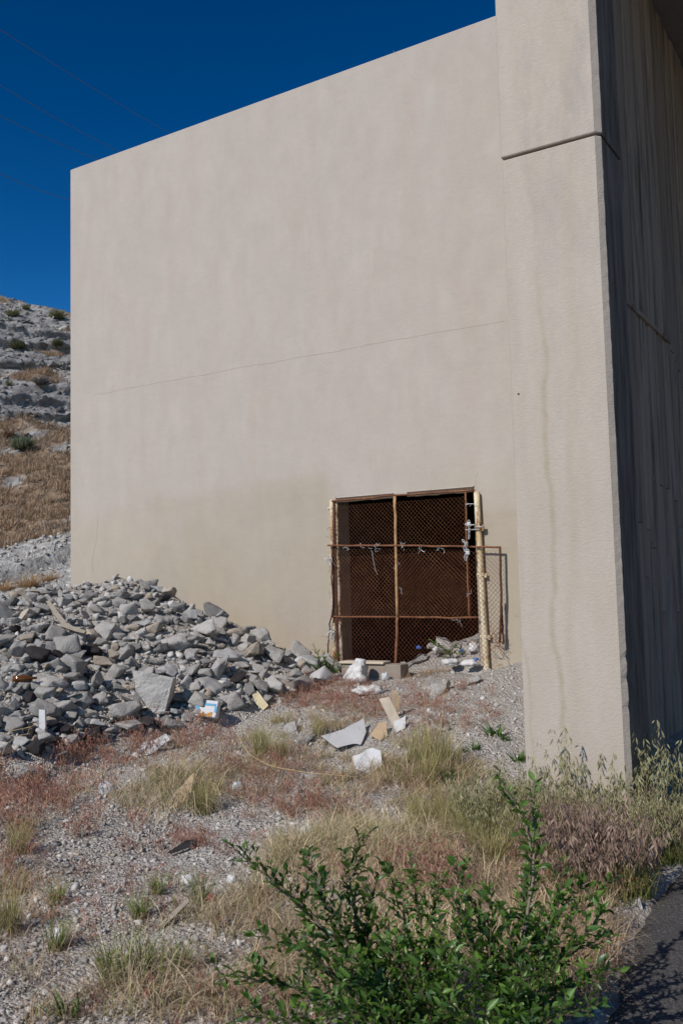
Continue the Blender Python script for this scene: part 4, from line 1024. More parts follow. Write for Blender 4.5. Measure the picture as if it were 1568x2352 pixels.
blob_thing('plastic_scrap', 'small blue bottle cap on the ground right of the white sheet', 'litter', 873, 1690, 10, 9, 'bluepl', 16, .1, 2)
blob_thing('plastic_scrap', 'white scrap under the blue carton at the foot of the heap', 'litter', 362, 1612, 16, 16, 'foam', 17, .3, 3)
blob_thing('plastic_scrap', 'light plastic tub half buried at the right edge of the straw tuft', 'litter', 545, 1804, 26, 24, 'clear', 18, .15, 2)
# blue and white carton
P = gp(472, 1652)[0] + np.array([0, -.05, .03]); s = PXM(P[1])
t = thing('drink_carton', 'crushed white carton with blue edging and orange print at the foot of the heap', 'carton', P, -.25)
t.rotation_euler = (-.35, .08, -.25)
MB().box(-26 * s, 26 * s, 0, .09, 0, 38.5 * s).build('box', M['foam'], t, bevel=.01)
mb = MB(); mb.box(-26 * s, 22 * s, -.004, .0, 26 * s, 31 * s); mb.box(-26 * s, -17 * s, -.004, 0, 8 * s, 25.5 * s); mb.box(20 * s, 26 * s, -.004, 0, 12 * s, 25.5 * s); mb.box(-16 * s, -8 * s, -.004, 0, 31.5 * s, 38 * s)
mb.build('blue_edging', M['bluecard'], t)
mb = MB()
for i, (a, h) in enumerate(((-14, 8), (-8, 11), (-2, 7), (5, 10), (11, 12))): mb.box(a * s, (a + 5.5) * s, -.004, 0, 1 * s, h * s)
mb.build('orange_print', M['orangecard'], t)
# amber bottle
P = gp(62, 1574)[0]; t = thing('amber_bottle', 'amber glass bottle lying on the left slope of the rubble heap', 'bottle', P + np.array([0, -.05, .07]), .2)
MB().tube([(-.11, 0, 0), (-.105, 0, 0), (.0, 0, .0), (.03, 0, .0), (.06, 0, 0), (.11, 0, 0)], [.02, .03, .031, .024, .013, .012], 12).build('glass', M['amber'], t, True)
# ================================================================== GRASS
def blades(R, n, h, r0, lean, curl, w, cb, ct, seg=4, hv=.35, outward=.42, cv=.18):
    """n curved ribbon blades around the origin -> V, F(tris), C"""
    ang = R.uniform(0, 2 * PI, n); rad = r0 * np.sqrt(R.random(n))
    bx = rad * np.cos(ang); by = rad * np.sin(ang)
    phi = np.where(R.random(n) < outward, ang + R.normal(0, .7, n), R.normal(.2, 1.3, n))
    L = h * (1 - hv + 2 * hv * R.random(n)); th = np.abs(R.normal(lean, lean * .45 + .05, n)); cu = np.abs(R.normal(curl, curl * .4 + .02, n))
    dx = np.cos(phi); dy = np.sin(phi); px, py, pz = bx.copy(), by.copy(), np.zeros(n)
    ww = w * (.6 + .8 * R.random(n)); tw = R.normal(0, .5, n)
    wx = -np.sin(phi + tw); wy = np.cos(phi + tw)
    rows = []
    cb = np.asarray(cb); ct = np.asarray(ct); f = 1 + R.normal(0, cv, n); mixj = np.clip(R.normal(0, .2, n), -.4, .4)
    cols = []
    for k in range(seg + 1):
        u = k / seg; hw = ww * (1 - u ** 1.5) * .5 if k < seg else ww * 0
        rows.append(np.stack([np.stack([px - wx * hw, py - wy * hw, pz], 1), np.stack([px + wx * hw, py + wy * hw, pz], 1)], 1))
        m_ = np.clip(u * 1.3 + mixj, 0, 1)[:, None]; c = (cb * (1 - m_) + ct * m_) * np.clip(f, .5, 1.5)[:, None]
        cols.append(np.stack([c, c], 1))
        a = th + cu * u; st = L / seg
        px = px + np.sin(a) * dx * st; py = py + np.sin(a) * dy * st; pz = pz + np.cos(a) * st
    V = np.stack(rows, 1).reshape(-1, 3); Cc = np.stack(cols, 1).reshape(-1, 3)
    m = 2 * (seg + 1); b0 = np.arange(n) * m; T = []
    for k in range(seg):
        a = b0 + 2 * k; T.append(np.stack([a, a + 1, a + 2], 1))
        if k < seg - 1: T.append(np.stack([a + 1, a + 3, a + 2], 1))
    return V, np.concatenate(T), np.clip(Cc, 0, 1)
def spikelets(R, V, n, seg, per, size, ca, cb, start=.45, sag=.8):
    """hanging seed heads along the upper part of each blade"""
    m = 2 * (seg + 1); W_ = V.reshape(n, seg + 1, 2, 3).mean(2)
    P = []; Cc = []
    u = start + (1 - start) * R.random((n, per)); kk = u * seg; k0 = np.minimum(kk.astype(int), seg - 1); fr = (kk - k0)[..., None]
    ii = np.arange(n)[:, None]
    p = W_[ii, k0] * (1 - fr) + W_[ii, k0 + 1] * fr; p = p.reshape(-1, 3); N_ = len(p)
    az = R.uniform(0, 2 * PI, N_); rr_ = size * (.6 + .9 * R.random(N_)); out = R.uniform(.1, .8, N_)
    d = np.stack([np.cos(az) * out, np.sin(az) * out, -sag * np.ones(N_) + R.normal(0, .25, N_)], 1); d /= np.linalg.norm(d, axis=1, keepdims=True)
    st = p + np.stack([np.cos(az) * out, np.sin(az) * out, .2 * np.ones(N_)], 1) * rr_[:, None] * .35
    sd = np.cross(d, np.stack([np.sin(az), -np.cos(az), .3 * np.ones(N_)], 1)); sd /= np.linalg.norm(sd, axis=1, keepdims=True) + 1e-9
    wv = sd * (rr_ * .10)[:, None]
    A = st; B = st + d * (rr_ * .4)[:, None]; E_ = st + d * rr_[:, None]
    V2 = np.stack([A, B - wv, B + wv, E_], 1).reshape(-1, 3); b0 = np.arange(N_) * 4
    T = np.concatenate([np.stack([b0, b0 + 1, b0 + 2], 1), np.stack([b0 + 1, b0 + 3, b0 + 2], 1)])
    k = R.random(N_)[:, None]; c = (np.asarray(ca) * (1 - k) + np.asarray(cb) * k) * (1 + R.normal(0, .2, N_))[:, None]
    return V2, T, np.clip(np.repeat(c, 4, 0), 0, 1)
def cat_(*parts): return xform_merge(parts)
STRAW_B, STRAW_T = (.42, .33, .20), (.68, .57, .40)
GRN_B, GRN_T = (.13, .17, .035), (.30, .30, .10)
RED_B, RED_T = (.34, .20, .12), (.46, .29, .19)
PUR_A, PUR_B = (.24, .095, .08), (.44, .27, .20)
Rg = np.random.default_rng(99)
def v_straw(h=.29, n=170, r0=.15, curl=2.2, lean=.7): return lambda: cat_(blades(Rg, n, h, r0, lean, curl, .0034, STRAW_B, STRAW_T, 7), blades(Rg, n // 6, h * .55, r0, .25, .5, .005, GRN_B, GRN_T, 4))
def v_green(h=.2, n=70): return lambda: cat_(blades(Rg, n, h, .05, .35, .6, .006, (.10, .15, .03), (.22, .27, .07), 4), blades(Rg, n, h * 1.1, .06, .4, 1.2, .003, STRAW_B, STRAW_T, 5))
def v_yellowgreen(h=.34, n=150): return lambda: cat_(blades(Rg, n, h, .10, .15, .5, .005, (.18, .18, .05), (.42, .37, .17), 5), blades(Rg, n // 2, h, .12, .35, 1.2, .003, STRAW_B, STRAW_T, 5))
def v_red(h=.17, n=16, r0=.05):
    def f():
        V, F, Cc = blades(Rg, n, h, r0, .18, .8, .0024, RED_B, RED_T, 4)
        return cat_((V, F, Cc), spikelets(Rg, V, n, 4, 7, .022, PUR_A, PUR_B, .45))
    return f
def v_oat(h=.46, n=15, ca=(.24, .235, .11), cb=(.40, .37, .225), g=True):
    def f():
        V, F, Cc = blades(Rg, n, h, .07, .10, .55, .0032, (.20, .19, .06) if g else RED_B, (.34, .31, .15), 6, .3)
        lo = blades(Rg, n * 4, h * .5, .10, .3, .9, .0045, (.11, .14, .03), (.26, .26, .09), 4)
        return cat_((V, F, Cc), lo, spikelets(Rg, V, n, 6, 20, .034, ca, cb, .66, 1.1))
    return f
def v_mat(h=.10, n=30): return lambda: blades(Rg, n, h, .09, .9, .9, .003, (.27, .19, .135), (.44, .345, .255), 4)
def v_weed(h=.1, n=26): return lambda: blades(Rg, n, h, .05, .6, .7, .014, (.05, .11, .02), (.10, .19, .045), 3)
LIB = {}
def lib(kind, fn, k):
    LIB[kind] = [fn() for _ in range(k)]
lib('straw', v_straw(), 5); lib('strawbig', v_straw(.36, 260, .19, 2.5), 3); lib('green', v_green(), 4); lib('ygreen', v_yellowgreen(), 4)
lib('red', v_red(), 8); lib('redlow', v_red(.10, 10, .06), 6); lib('oat', v_oat(), 5); lib('oatp', v_oat(.36, 13, (.19, .12, .10), (.37, .28, .215), True), 5)
lib('mat', v_mat(), 6); lib('weed', v_weed(), 4); lib('strawlow', v_straw(.19, 40, .08, 1.7, .75), 6); lib('brown', lambda: blades(Rg, 26, .16, .08, .75, 1.2, .0026, (.34, .21, .115), (.54, .385, .23), 5), 5)
GMESH = {}
def gmesh(kind, i):
    if (kind, i) not in GMESH:
        V, F, Cc = LIB[kind][i]; me = new_mesh('grass_tuft', V, F, False, Cc); me.materials.append(M['grass']); GMESH[(kind, i)] = me
    return GMESH[(kind, i)]
def tuft(x, y, kind, size, label, group=None, name='grass_tuft', cat='grass tuft', P=None):
    P = gp(x, y)[0] if P is None else P
    o = O(name, gmesh(kind, RR.randrange(len(LIB[kind])))); o.location = P; o.scale = (size, size, size * RR.uniform(.9, 1.1)); o.rotation_euler = (0, 0, RR.uniform(0, 6.3))
    return tag(o, label, cat, group)
# -- clumps one can point to
for x, y, kind, s, lab in (
    (425, 1850, 'strawbig', 1.25, 'big blond bunch of arching straw grass at left centre with green base'), (470, 1868, 'ygreen', .8, 'green based clump at the right foot of the big blond bunch'),
    (350, 1815, 'strawbig', .95, 'blond straw clump left of the big blond bunch'), (385, 1790, 'straw', 1.1, 'blond straw clump behind the big blond bunch'), (450, 1800, 'strawbig', 1.0, 'blond clump just behind the big bunch on its right'), (320, 1850, 'straw', 1.0, 'lower blond clump at the left end of the straw group'),
    (700, 1990, 'strawbig', 1.1, 'pale straw clump above the tip of the left shrub'), (770, 1975, 'strawbig', 1.15, 'dense pale straw clump behind the left shrub'), (840, 1985, 'strawbig', 1.15, 'dense pale straw clump behind the middle of the shrubs'), (900, 1990, 'strawbig', 1.0, 'pale straw clump between the left and right shrubs'),
    (640, 2000, 'straw', .8, 'loose pale straw clump left of the shrub tip'), (810, 1945, 'strawbig', .85, 'pale straw clump at the back of the straw bed'), (880, 1935, 'straw', .9, 'straw clump at the upper right of the straw bed'), (740, 1945, 'straw', .85, 'straw clump at the upper left of the straw bed'),
    (950, 2060, 'strawbig', .9, 'straw clump seen between the shrub leaves'), (1010, 1990, 'straw', 1.1, 'straw clump left of the tall shrub shoot'), (600, 2060, 'straw', 1.0, 'straw clump just left of the left shrub'),
    (310, 2265, 'straw', 1.0, 'loose straw tuft with green blades at lower left'), (260, 2255, 'green', 1.0, 'green tuft inside the loose straw at lower left'), (330, 2245, 'green', .95, 'second green tuft in the loose straw at lower left'), (390, 2225, 'straw', .7, 'small straw tuft right of the loose lower left tuft'),
    (360, 2055, 'green', .7, 'small green tuft on the gravel left of the rag'), (460, 2075, 'green', .8, 'small green tuft beside the red and dark rag'), (130, 2075, 'green', .7, 'small sparse green tuft on bare gravel at far lower left'), (130, 2180, 'green', .8, 'green tuft growing against the white plastic bag'), (320, 2110, 'green', .7, 'low green tuft left of the grey stick'), (420, 2230, 'green', .7, 'green tuft in dry grass left of the lower shrub branch'),
    (40, 1960, 'ygreen', .6, 'greenish clump at the left frame edge above the gravel'), (15, 2140, 'ygreen', .62, 'greenish clump at the left frame edge beside the gravel'), (60, 1900, 'straw', .9, 'straw clump at the left frame edge'), (20, 2050, 'straw', .8, 'straw stalks at the left frame edge above the lower clump'),
    (1000, 1768, 'ygreen', 1.1, 'tall yellow-green clump with long straw stalks right of centre'), (960, 1765, 'ygreen', .85, 'yellow-green clump left of the tall stalks'), (1035, 1765, 'ygreen', .75, 'yellow-green clump at the edge of the gravel slope'), (985, 1800, 'ygreen', .8, 'small yellow-green clump in front of the tall stalks'),
    (600, 1735, 'ygreen', .75, 'green tuft in dry grass below the yellowed foam'), (640, 1745, 'ygreen', .65, 'green tuft right of the tuft below the yellowed foam'), (580, 1700, 'straw', .8, 'straw tuft in the dry grass below the blue carton'), (760, 1672, 'straw', .9, 'straw tuft above the white sheet'), (730, 1690, 'ygreen', .5, 'green tuft at the left tip of the white sheet'), (650, 1660, 'straw', .8, 'straw tuft below the right tail of the heap'),
    (1130, 1640, 'brown', 1.3, 'dry brown tuft alone on the gravel slope by the pillar'), (1000, 1610, 'brown', 1.2, 'dry brown tuft in front of the pale slab')):
    tuft(x, y, kind, s, lab)
for x, y, s, lab in ((1133, 1690, 1.3, 'low green weed on the gravel slope left of the pillar'), (1160, 1700, .8, 'smaller green weed right of the low weed on the gravel slope'), (1038, 1775, 1.2, 'low green weed left of the gravel slope foot'), (1020, 1800, 1.4, 'low green weed below its neighbour beside the yellow-green clump'),
                     (1090, 1722, .8, 'tiny green weed in the middle of the gravel slope'), (1065, 1728, .6, 'tiny green weed left of the middle of the gravel slope'), (1190, 1748, 1.2, 'green weed against the left foot of the pillar'), (1080, 1770, .8, 'small green weed low on the gravel slope'), (150, 2335, 1.0, 'small leafy weed at the bottom left of the frame')):
    tuft(x, y, 'weed', s, lab, None, 'green_weed', 'weed')
R_ = random.Random(8)
# -- oats around the pillar foot
oat_pts = []
for i in range(50):
    x = R_.uniform(1085, 1590); y = R_.uniform(1880, 2010) - max(0, (x - 1300)) * .02
    if x < 1210: y = R_.uniform(1910, 2000)
    oat_pts.append((x, y))
for x, y in oat_pts:
    P = gp(x, y)[0]
    if asph_d(np.array([P[0]]), np.array([P[1]]))[0] > .15 : continue
    q_ = P[0] * NX + P[1] * NY; r_ = P[0] * RX + P[1] * RY
    if q_ > QP - .05 and r_ > pr0 - .05: continue
    kind = 'oat' if R_.random() < (.92 if y < 1960 else .6) else 'oatp'
    side = 'left of the pillar foot' if x < 1200 else 'in front of the pillar' if x < 1440 else 'right of the pillar by the road'
    tone_ = 'greenish' if kind == 'oat' else 'purplish'
    tuft(x, y, kind, R_.uniform(.5, .85), f'tall drooping {tone_} oat grass {side}', 'oat grass round the pillar foot', 'oat_grass', 'grass', P)
for x, y, s in ((1345, 1930, 1.3), (1290, 1930, .95), (1400, 1945, 1.15), (1470, 1925, 1.15), (1500, 1910, 1.25), (1555, 1900, 1.2), (1240, 1915, .8)):
    tuft(x, y, 'oat', s, 'tallest drooping green oat grass standing in front of the pillar' if x < 1440 else 'tall drooping green oat grass against the dark underpass', 'tall oats at the pillar', 'oat_grass', 'grass')
# -- ground cover (uncountable)
def cover(name, label, patches, seed):
    R = np.random.default_rng(seed); X = []; Y = []; K = []; S = []
    for cx, cy, rx, ry, n, kinds, s in patches:
        a = R.normal(0, .48, n); b_ = R.normal(0, .48, n)
        X += list(cx + a * rx); Y += list(cy + b_ * ry); K += [kinds[i] for i in R.integers(0, len(kinds), n)]; S += list(s * (.7 + .6 * R.random(n)))
    G = gp(np.array(X), np.array(Y)); items = []
    q = G[:, 0] * NX + G[:, 1] * NY; r = G[:, 0] * RX + G[:, 1] * RY; ad = asph_d(G[:, 0], G[:, 1])
    for P, k, s, qq, r_, a_ in zip(G, K, S, q, r, ad):
        if not np.isfinite(P[1]) or a_ > -.09 or qq > 9.9 or (qq > QP - .04 and r_ > pr0 - .04): continue
        V, F, Cc = LIB[k][R.integers(0, len(LIB[k]))]; ph = R.uniform(0, 6.3)
        items.append((((V * s) @ rotm(R.normal(0, .08), R.normal(0, .08), ph).T + P).astype(np.float32), F, (Cc * (1 + R.normal(0, .12))).clip(0, 1).astype(np.float32)))
    V, F, Cc = xform_merge(items); o = O(name, new_mesh(name, V, F, False, Cc), M['grass']); tag(o, label, 'grass', None, 'stuff')
rd = ['red', 'redlow']
cover('red_cheatgrass', 'reddish dry cheatgrass patches around the rubble and gravel', [
    (90, 1850, 190, 80, 85, ['red', 'red', 'brown'], 1.1), (250, 1745, 170, 50, 55, rd, .95), (430, 1700, 150, 50, 60, rd, .85), (720, 1600, 140, 50, 70, rd, .8), (800, 1620, 120, 50, 45, rd, .75),
    (1000, 1630, 150, 70, 80, ['red', 'redlow', 'mat'], .75), (700, 1850, 160, 50, 75, ['red', 'redlow', 'brown'], .85), (580, 1770, 170, 50, 70, ['red', 'brown', 'mat'], .85), (420, 1940, 240, 40, 26, ['redlow'], .9),
    (300, 2040, 320, 120, 34, ['redlow'], .8), (1340, 2035, 150, 50, 50, ['red', 'oatp', 'red'], .9), (1410, 2060, 110, 45, 34, ['red', 'oatp'], .85), (1010, 2030, 120, 60, 34, ['red'], 1.0), (30, 1990, 80, 140, 40, ['red', 'brown'], .9), (900, 1600, 220, 60, 50, rd, .65)], 5)
cover('dry_straw_cover', 'dry straw and matted brown grass covering the lower yard', [
    (840, 1965, 190, 60, 190, ['strawlow', 'straw', 'mat'], .85), (420, 1800, 200, 70, 50, ['strawlow', 'brown'], .9), (600, 1740, 240, 70, 90, ['strawlow', 'brown'], .8), (760, 1650, 190, 60, 60, ['strawlow', 'brown'], .75), (940, 1790, 160, 60, 110, ['brown', 'strawlow'], 1.0),
    (860, 1790, 180, 60, 70, ['brown', 'mat'], .9), (720, 2170, 280, 150, 130, ['mat', 'mat', 'strawlow', 'brown'], .95), (460, 2300, 340, 80, 140, ['mat', 'mat', 'redlow', 'strawlow'], .8), (1000, 2200, 380, 160, 380, ['mat', 'strawlow', 'brown'], 1.1), (1330, 2180, 140, 150, 240, ['mat', 'brown', 'mat'], 1.1),
    (940, 1545, 90, 24, 90, ['brown', 'mat'], .8), (980, 1760, 120, 60, 40, ['strawlow'], 1.0), (520, 2100, 160, 60, 60, ['mat', 'strawlow'], .8), (50, 2160, 120, 200, 40, ['brown', 'mat'], .9), (1130, 1900, 130, 50, 90, ['strawlow', 'mat'], .9), (1200, 2050, 300, 100, 160, ['mat', 'strawlow'], 1.0), (1330, 2030, 160, 70, 90, ['mat', 'brown'], 1.0)], 6)
cover('green_grass_cover', 'fine green and greenish oat grass at the foot of the pillar', [
    (1330, 1960, 220, 55, 120, ['oat', 'brown', 'oatp', 'ygreen', 'strawlow'], .62), (1150, 1925, 110, 40, 50, ['ygreen', 'oat'], .5), (1500, 1960, 110, 50, 50, ['oat', 'oatp'], .65), (1050, 1900, 100, 30, 26, ['ygreen'], .45)], 7)
# -- long straw stalks
R = random.Random(31)
for k, (pp, lab) in enumerate((([(545, 1700), (570, 1750), (620, 1780), (700, 1795), (820, 1806)], 'long bare straw stalk lying across the dry grass below the heap'), ([(0, 1700), (20, 1680), (60, 1672), (100, 1660)], 'orange bent twig at the left frame edge below the heap'),
                               ([(0, 1760), (10, 1715), (40, 1690), (70, 1685)], 'second orange twig under the first at the left frame edge'), ([(992, 1775), (1010, 1700), (1018, 1600), (1022, 1520)], 'tallest straw stalk rising from the yellow-green clump'),
                               ([(990, 1775), (985, 1690), (975, 1620), (968, 1560)], 'straw stalk leaning left from the yellow-green clump'), ([(880, 1842), (960, 1822), (1000, 1760), (1012, 1720)], 'curved straw stalk arching over the dry grass bed'), ([(830, 1770), (900, 1790), (960, 1760), (1010, 1745)], 'thin straw stalk lying left of the yellow-green clump'))):
    B = gp(*pp[0])[0]; D = B[1]; P = [at_d(x, y, D - .0 if i else D) for i, (x, y) in enumerate(pp)]
    if k == 0: P = [g + np.array([0, 0, .10]) for g in gp([p[0] for p in pp], [p[1] + 10 for p in pp])]
    P = [Vector(p) for p in P]; Q = []
    for a, b_ in zip(P[:-1], P[1:]):
        for i in range(5): Q.append(a.lerp(b_, i / 5))
    Q.append(P[-1])
    for _ in range(3): Q = [Q[0]] + [(Q[i - 1] + Q[i] * 2 + Q[i + 1]) / 4 for i in range(1, len(Q) - 1)] + [Q[-1]]
    V = Q[0].copy(); t = thing('straw_stalk', lab, 'stalk', V, 0)
    n = len(Q); mb = MB(); mb.tube([q - V for q in Q], [.003 * (1 - .6 * i / n) for i in range(n)], 5)
    for i in range(6, n - 1, 4):
        d = Vector((R.uniform(-1, 1), R.uniform(-.4, .4), R.uniform(.1, .8))).normalized() * .06; mb.tube([Q[i] - V, Q[i] - V + d * .6, Q[i] - V + d + Vector((0, 0, -.01))], .0014, 4)
    m = M.get('stalk') or simple('straw_stalk', (.50, .36, .17), .8, .2, 30, .1, .001); M['stalk'] = m
    mb.build('stem', m, t)

# ================================================================== SHRUBS
def leaf_mesh(L, Wd, fold, curl, seed, c0, c1):
    prof_ = [(0, .0), (.12, .45), (.32, .95), (.55, 1.0), (.78, .62), (.92, .25), (1, 0)]
    V = []; F = []; Cc = []
    R = random.Random(seed)
    for i, (u, w) in enumerate(prof_):
        y = u * L; z = -curl * u * u * L; hw = w * Wd * .43
        V += [(-hw, y, z + fold * hw), (0, y, z), (hw, y, z + fold * hw)]
        k = u; Cc += [[a * (1 - k * .3) + b_ * k * .3 for a, b_ in zip(c0, c1)]] * 3
    for i in range(len(prof_) - 1):
        a = i * 3; F += [(a, a + 1, a + 4), (a, a + 4, a + 3), (a + 1, a + 2, a + 5), (a + 1, a + 5, a + 4)]
    return np.array(V), np.array(F), np.array(Cc)
LEAFK = []
for s, (L, Wd, fo, cu, c0, c1) in enumerate(((.042, .020, .5, .15, (.072, .15, .030), (.11, .20, .04)), (.038, .018, .35, .3, (.062, .132, .034), (.09, .18, .04)), (.046, .021, .6, .05, (.08, .165, .030), (.12, .21, .04)),
                                              (.033, .016, .8, .2, (.11, .20, .03), (.15, .25, .04)), (.028, .012, .9, .1, (.11, .19, .03), (.14, .22, .035)), (.038, .018, .4, .4, (.052, .105, .038), (.08, .14, .045)))):
    LEAFK.append(leaf_mesh(L, Wd, fo, cu, s, c0, c1))
LMESH = []
for V, F, Cc in LEAFK:
    me = new_mesh('leaf', V, F, True, Cc); me.materials.append(M['leaf']); LMESH.append(me)
def smooth_path(P, n=6, it=2):
    Q = []
    for a, b_ in zip(P[:-1], P[1:]):
        for i in range(n): Q.append(a.lerp(b_, i / n))
    Q.append(P[-1])
    for _ in range(it): Q = [Q[0]] + [(Q[i - 1] + Q[i] * 2 + Q[i + 1]) / 4 for i in range(1, len(Q) - 1)] + [Q[-1]]
    return Q
def shrub(label, root, specs, seed, twig_len=.21, dens=.92):
    R = random.Random(seed); base_ = Vector(root); t = thing('green_shrub', label, 'shrub', base_, 0)
    leaves = []
    def leafy(Q, start=.15, stepm=.0135):
        acc = 0; side = 1; tot = sum((Q[i + 1] - Q[i]).length for i in range(len(Q) - 1)); run = 0
        for i in range(len(Q) - 1):
            seg = Q[i + 1] - Q[i]; l = seg.length; d = seg.normalized() if l > 0 else Vector((0, 0, 1)); s = 0
            while acc + (l - s) >= stepm:
                s += stepm - acc; acc = 0; u = (run + s) / tot
                if u < start: continue
                p = Q[i] + d * s; side *= -1
                a = d.orthogonal().normalized(); upv = Vector((0, 0, 1)); sv = d.cross(upv)
                sv = sv.normalized() if sv.length > .1 else a
                lat = sv * side + Vector((R.gauss(0, .35), R.gauss(0, .35), R.gauss(.15, .35)))
                ld = (d * R.uniform(.5, 1.1) + lat * R.uniform(.5, 1.0)).normalized()
                nrm = (upv * .7 + Vector((R.gauss(0, .45), R.gauss(-.1, .45), R.gauss(0, .3)))).normalized()
                k = R.choices(range(6), [3, 3, 3, 2 + 5 * (u > .6), .8 + 5 * (u > .85), 1.5])[0]
                sc = R.uniform(.62, 1.15) * (1.0 if u < .85 else .75)
                leaves.append((p, ld, nrm, k, sc))
            acc += l - s; run += l
    for spec in specs:
        pts, rad = spec[0], spec[1]; tw = spec[2] if len(spec) > 2 else 1.0
        P = smooth_path([Vector(p) for p in pts]); n = len(P)
        for i in range(1, n - 1): P[i] = P[i] + Vector((R.gauss(0, .003), R.gauss(0, .004), R.gauss(0, .003)))
        MB().tube([p - base_ for p in P], [rad * (1 - .8 * i / n) for i in range(n)], 7).build('branch', M['bark'] if rad > .006 else M['barkd'], t, True)
        leafy(P, .45)
        tot = sum((P[i + 1] - P[i]).length for i in range(n - 1)); run = 0; nxt = .12 * tot; side = 1; mbt = MB(); nt_ = 0
        for i in range(n - 1):
            l = (P[i + 1] - P[i]).length; d = (P[i + 1] - P[i]).normalized()
            while run + l > nxt:
                p = P[i].lerp(P[i + 1], (nxt - run) / l); u = nxt / tot; nxt += .020 / dens * R.uniform(.6, 1.4)
                L = twig_len * tw * R.uniform(.5, 1.15) * (1.05 - .75 * u)
                side *= -1; sv = d.cross(Vector((0, 1, 0))); sv = sv.normalized() if sv.length > .05 else Vector((1, 0, 0))
                dd = (d * .75 + sv * side * R.uniform(.4, 1.0) + Vector((R.gauss(0, .2), R.gauss(0, .5), R.gauss(.5, .3)))).normalized()
                Q = [p]; dcur = dd
                for k in range(6):
                    dcur = (dcur + Vector((R.gauss(0, .1), R.gauss(0, .1), R.gauss(.06, .08)))).normalized(); Q.append(Q[-1] + dcur * L / 6)
                Q = [q for q in Q]
                mbt.tube([q - base_ for q in Q], [.0021 * (1 - .11 * k) for k in range(7)], 4); nt_ += 1
                leafy(Q, .08)
            run += l
        if nt_: tag(mbt.build('twigs', M['barkd'], t), kind='stuff')
    # nearest leaves are single objects, the rest one mass
    leaves = [l for l in leaves if l[0].z > -.0]
    leaves.sort(key=lambda l: l[0].y * (1 if 480 else 1))
    def mat_of(p, ld, nrm, sc):
        x = ld.cross(nrm); x = x.normalized() if x.length > 1e-3 else ld.orthogonal().normalized(); z = x.cross(ld).normalized()
        return Matrix(((x.x * sc, ld.x * sc, z.x * sc, p.x), (x.y * sc, ld.y * sc, z.y * sc, p.y), (x.z * sc, ld.z * sc, z.z * sc, p.z), (0, 0, 0, 1)))
    def infr(p):
        v = np.array(p[:]) - EYE; f = v @ cF; x = 784 + FD * (v @ cR) / f; y = 1176 - FD * (v @ cU) / f; return 0 < x < 1568 and 0 < y < 2352
    vis = [l for l in leaves if infr(l[0])]; hid = [l for l in leaves if not infr(l[0])]
    for l in vis[:290]:
        o = O('leaf', LMESH[l[3]], None, t); o.matrix_local = mat_of(l[0] - base_, l[1], l[2], l[4])
    items = []
    for l in vis[290:] + hid:
        V, F, Cc = LEAFK[l[3]]; m_ = np.array(mat_of(l[0] - base_, l[1], l[2], l[4]))
        items.append((V @ m_[:3, :3].T + m_[:3, 3], F, Cc * R.uniform(.55, 1.35)))
    if items:
        V, F, Cc = xform_merge(items); tag(O('leaves', new_mesh('leaves', V, F, True, Cc), M['leaf'], t), kind='stuff')
    return len(leaves)
def pth(root, pix, D0, D1):
    P = [np.array(root)]; n = len(pix)
    for i, (x, y) in enumerate(pix): P.append(at_d(x, y, D0 + (D1 - D0) * (i + 1) / n))
    return P
r1 = np.array(at_d(955, 2440, 3.25)); r1[2] = 0
shrub('left green shrub with a long bare branch pointing to the upper left', r1, [
    (pth(r1, [(905, 2330), (845, 2240), (700, 2090), (545, 1953)], 3.25, 3.35), .011), (pth(r1, [(900, 2300), (820, 2130), (800, 2030), (828, 1930)], 3.3, 3.45), .007),
    (pth(r1, [(880, 2290), (790, 2160), (740, 2060), (700, 1965)], 3.25, 3.3), .007), (pth(r1, [(900, 2360), (760, 2290), (640, 2255), (508, 2238)], 3.2, 3.05), .007),
    (pth(r1, [(880, 2400), (760, 2370), (660, 2345), (560, 2335)], 3.1, 2.95), .006), (pth(r1, [(870, 2330), (760, 2240), (680, 2180), (600, 2150)], 3.2, 3.2), .007), (pth(r1, [(890, 2320), (850, 2200), (840, 2110), (865, 2020)], 3.3, 3.4), .006),
    (pth(r1, [(880, 2350), (800, 2270), (740, 2210), (690, 2150)], 3.1, 3.0), .006), (pth(r1, [(900, 2380), (830, 2330), (760, 2320), (700, 2290)], 3.05, 2.9), .005), (pth(r1, [(900, 2380), (850, 2320), (810, 2240), (800, 2190)], 3.05, 2.95), .005)], 1)
r2 = np.array(at_d(1010, 2420, 3.35)); r2[2] = 0
shrub('middle green shrub with several thin upright shoots', r2, [
    (pth(r2, [(970, 2250), (930, 2120), (890, 1985)], 3.4, 3.5), .006, .8), (pth(r2, [(985, 2240), (960, 2100), (945, 1982)], 3.4, 3.5), .006, .8), (pth(r2, [(1000, 2230), (990, 2100), (1010, 2020)], 3.4, 3.5), .006, .8),
    (pth(r2, [(950, 2300), (900, 2180), (880, 2110)], 3.3, 3.3), .006), (pth(r2, [(1010, 2300), (1040, 2180), (1075, 2100)], 3.3, 3.3), .006), (pth(r2, [(960, 2370), (900, 2310), (840, 2290)], 3.1, 3.0), .006), (pth(r2, [(1020, 2370), (1040, 2290), (1060, 2220)], 3.1, 3.0), .006), (pth(r2, [(990, 2350), (970, 2270), (950, 2200)], 3.1, 3.05), .005), (pth(r2, [(940, 2390), (870, 2350), (780, 2350)], 2.95, 2.85), .005), (pth(r2, [(1010, 2330), (1020, 2200), (1000, 2120)], 3.2, 3.2), .006), (pth(r2, [(960, 2330), (920, 2230), (900, 2160)], 3.2, 3.2), .006)], 2)
r3 = np.array(at_d(1175, 2420, 3.3)); r3[2] = 0
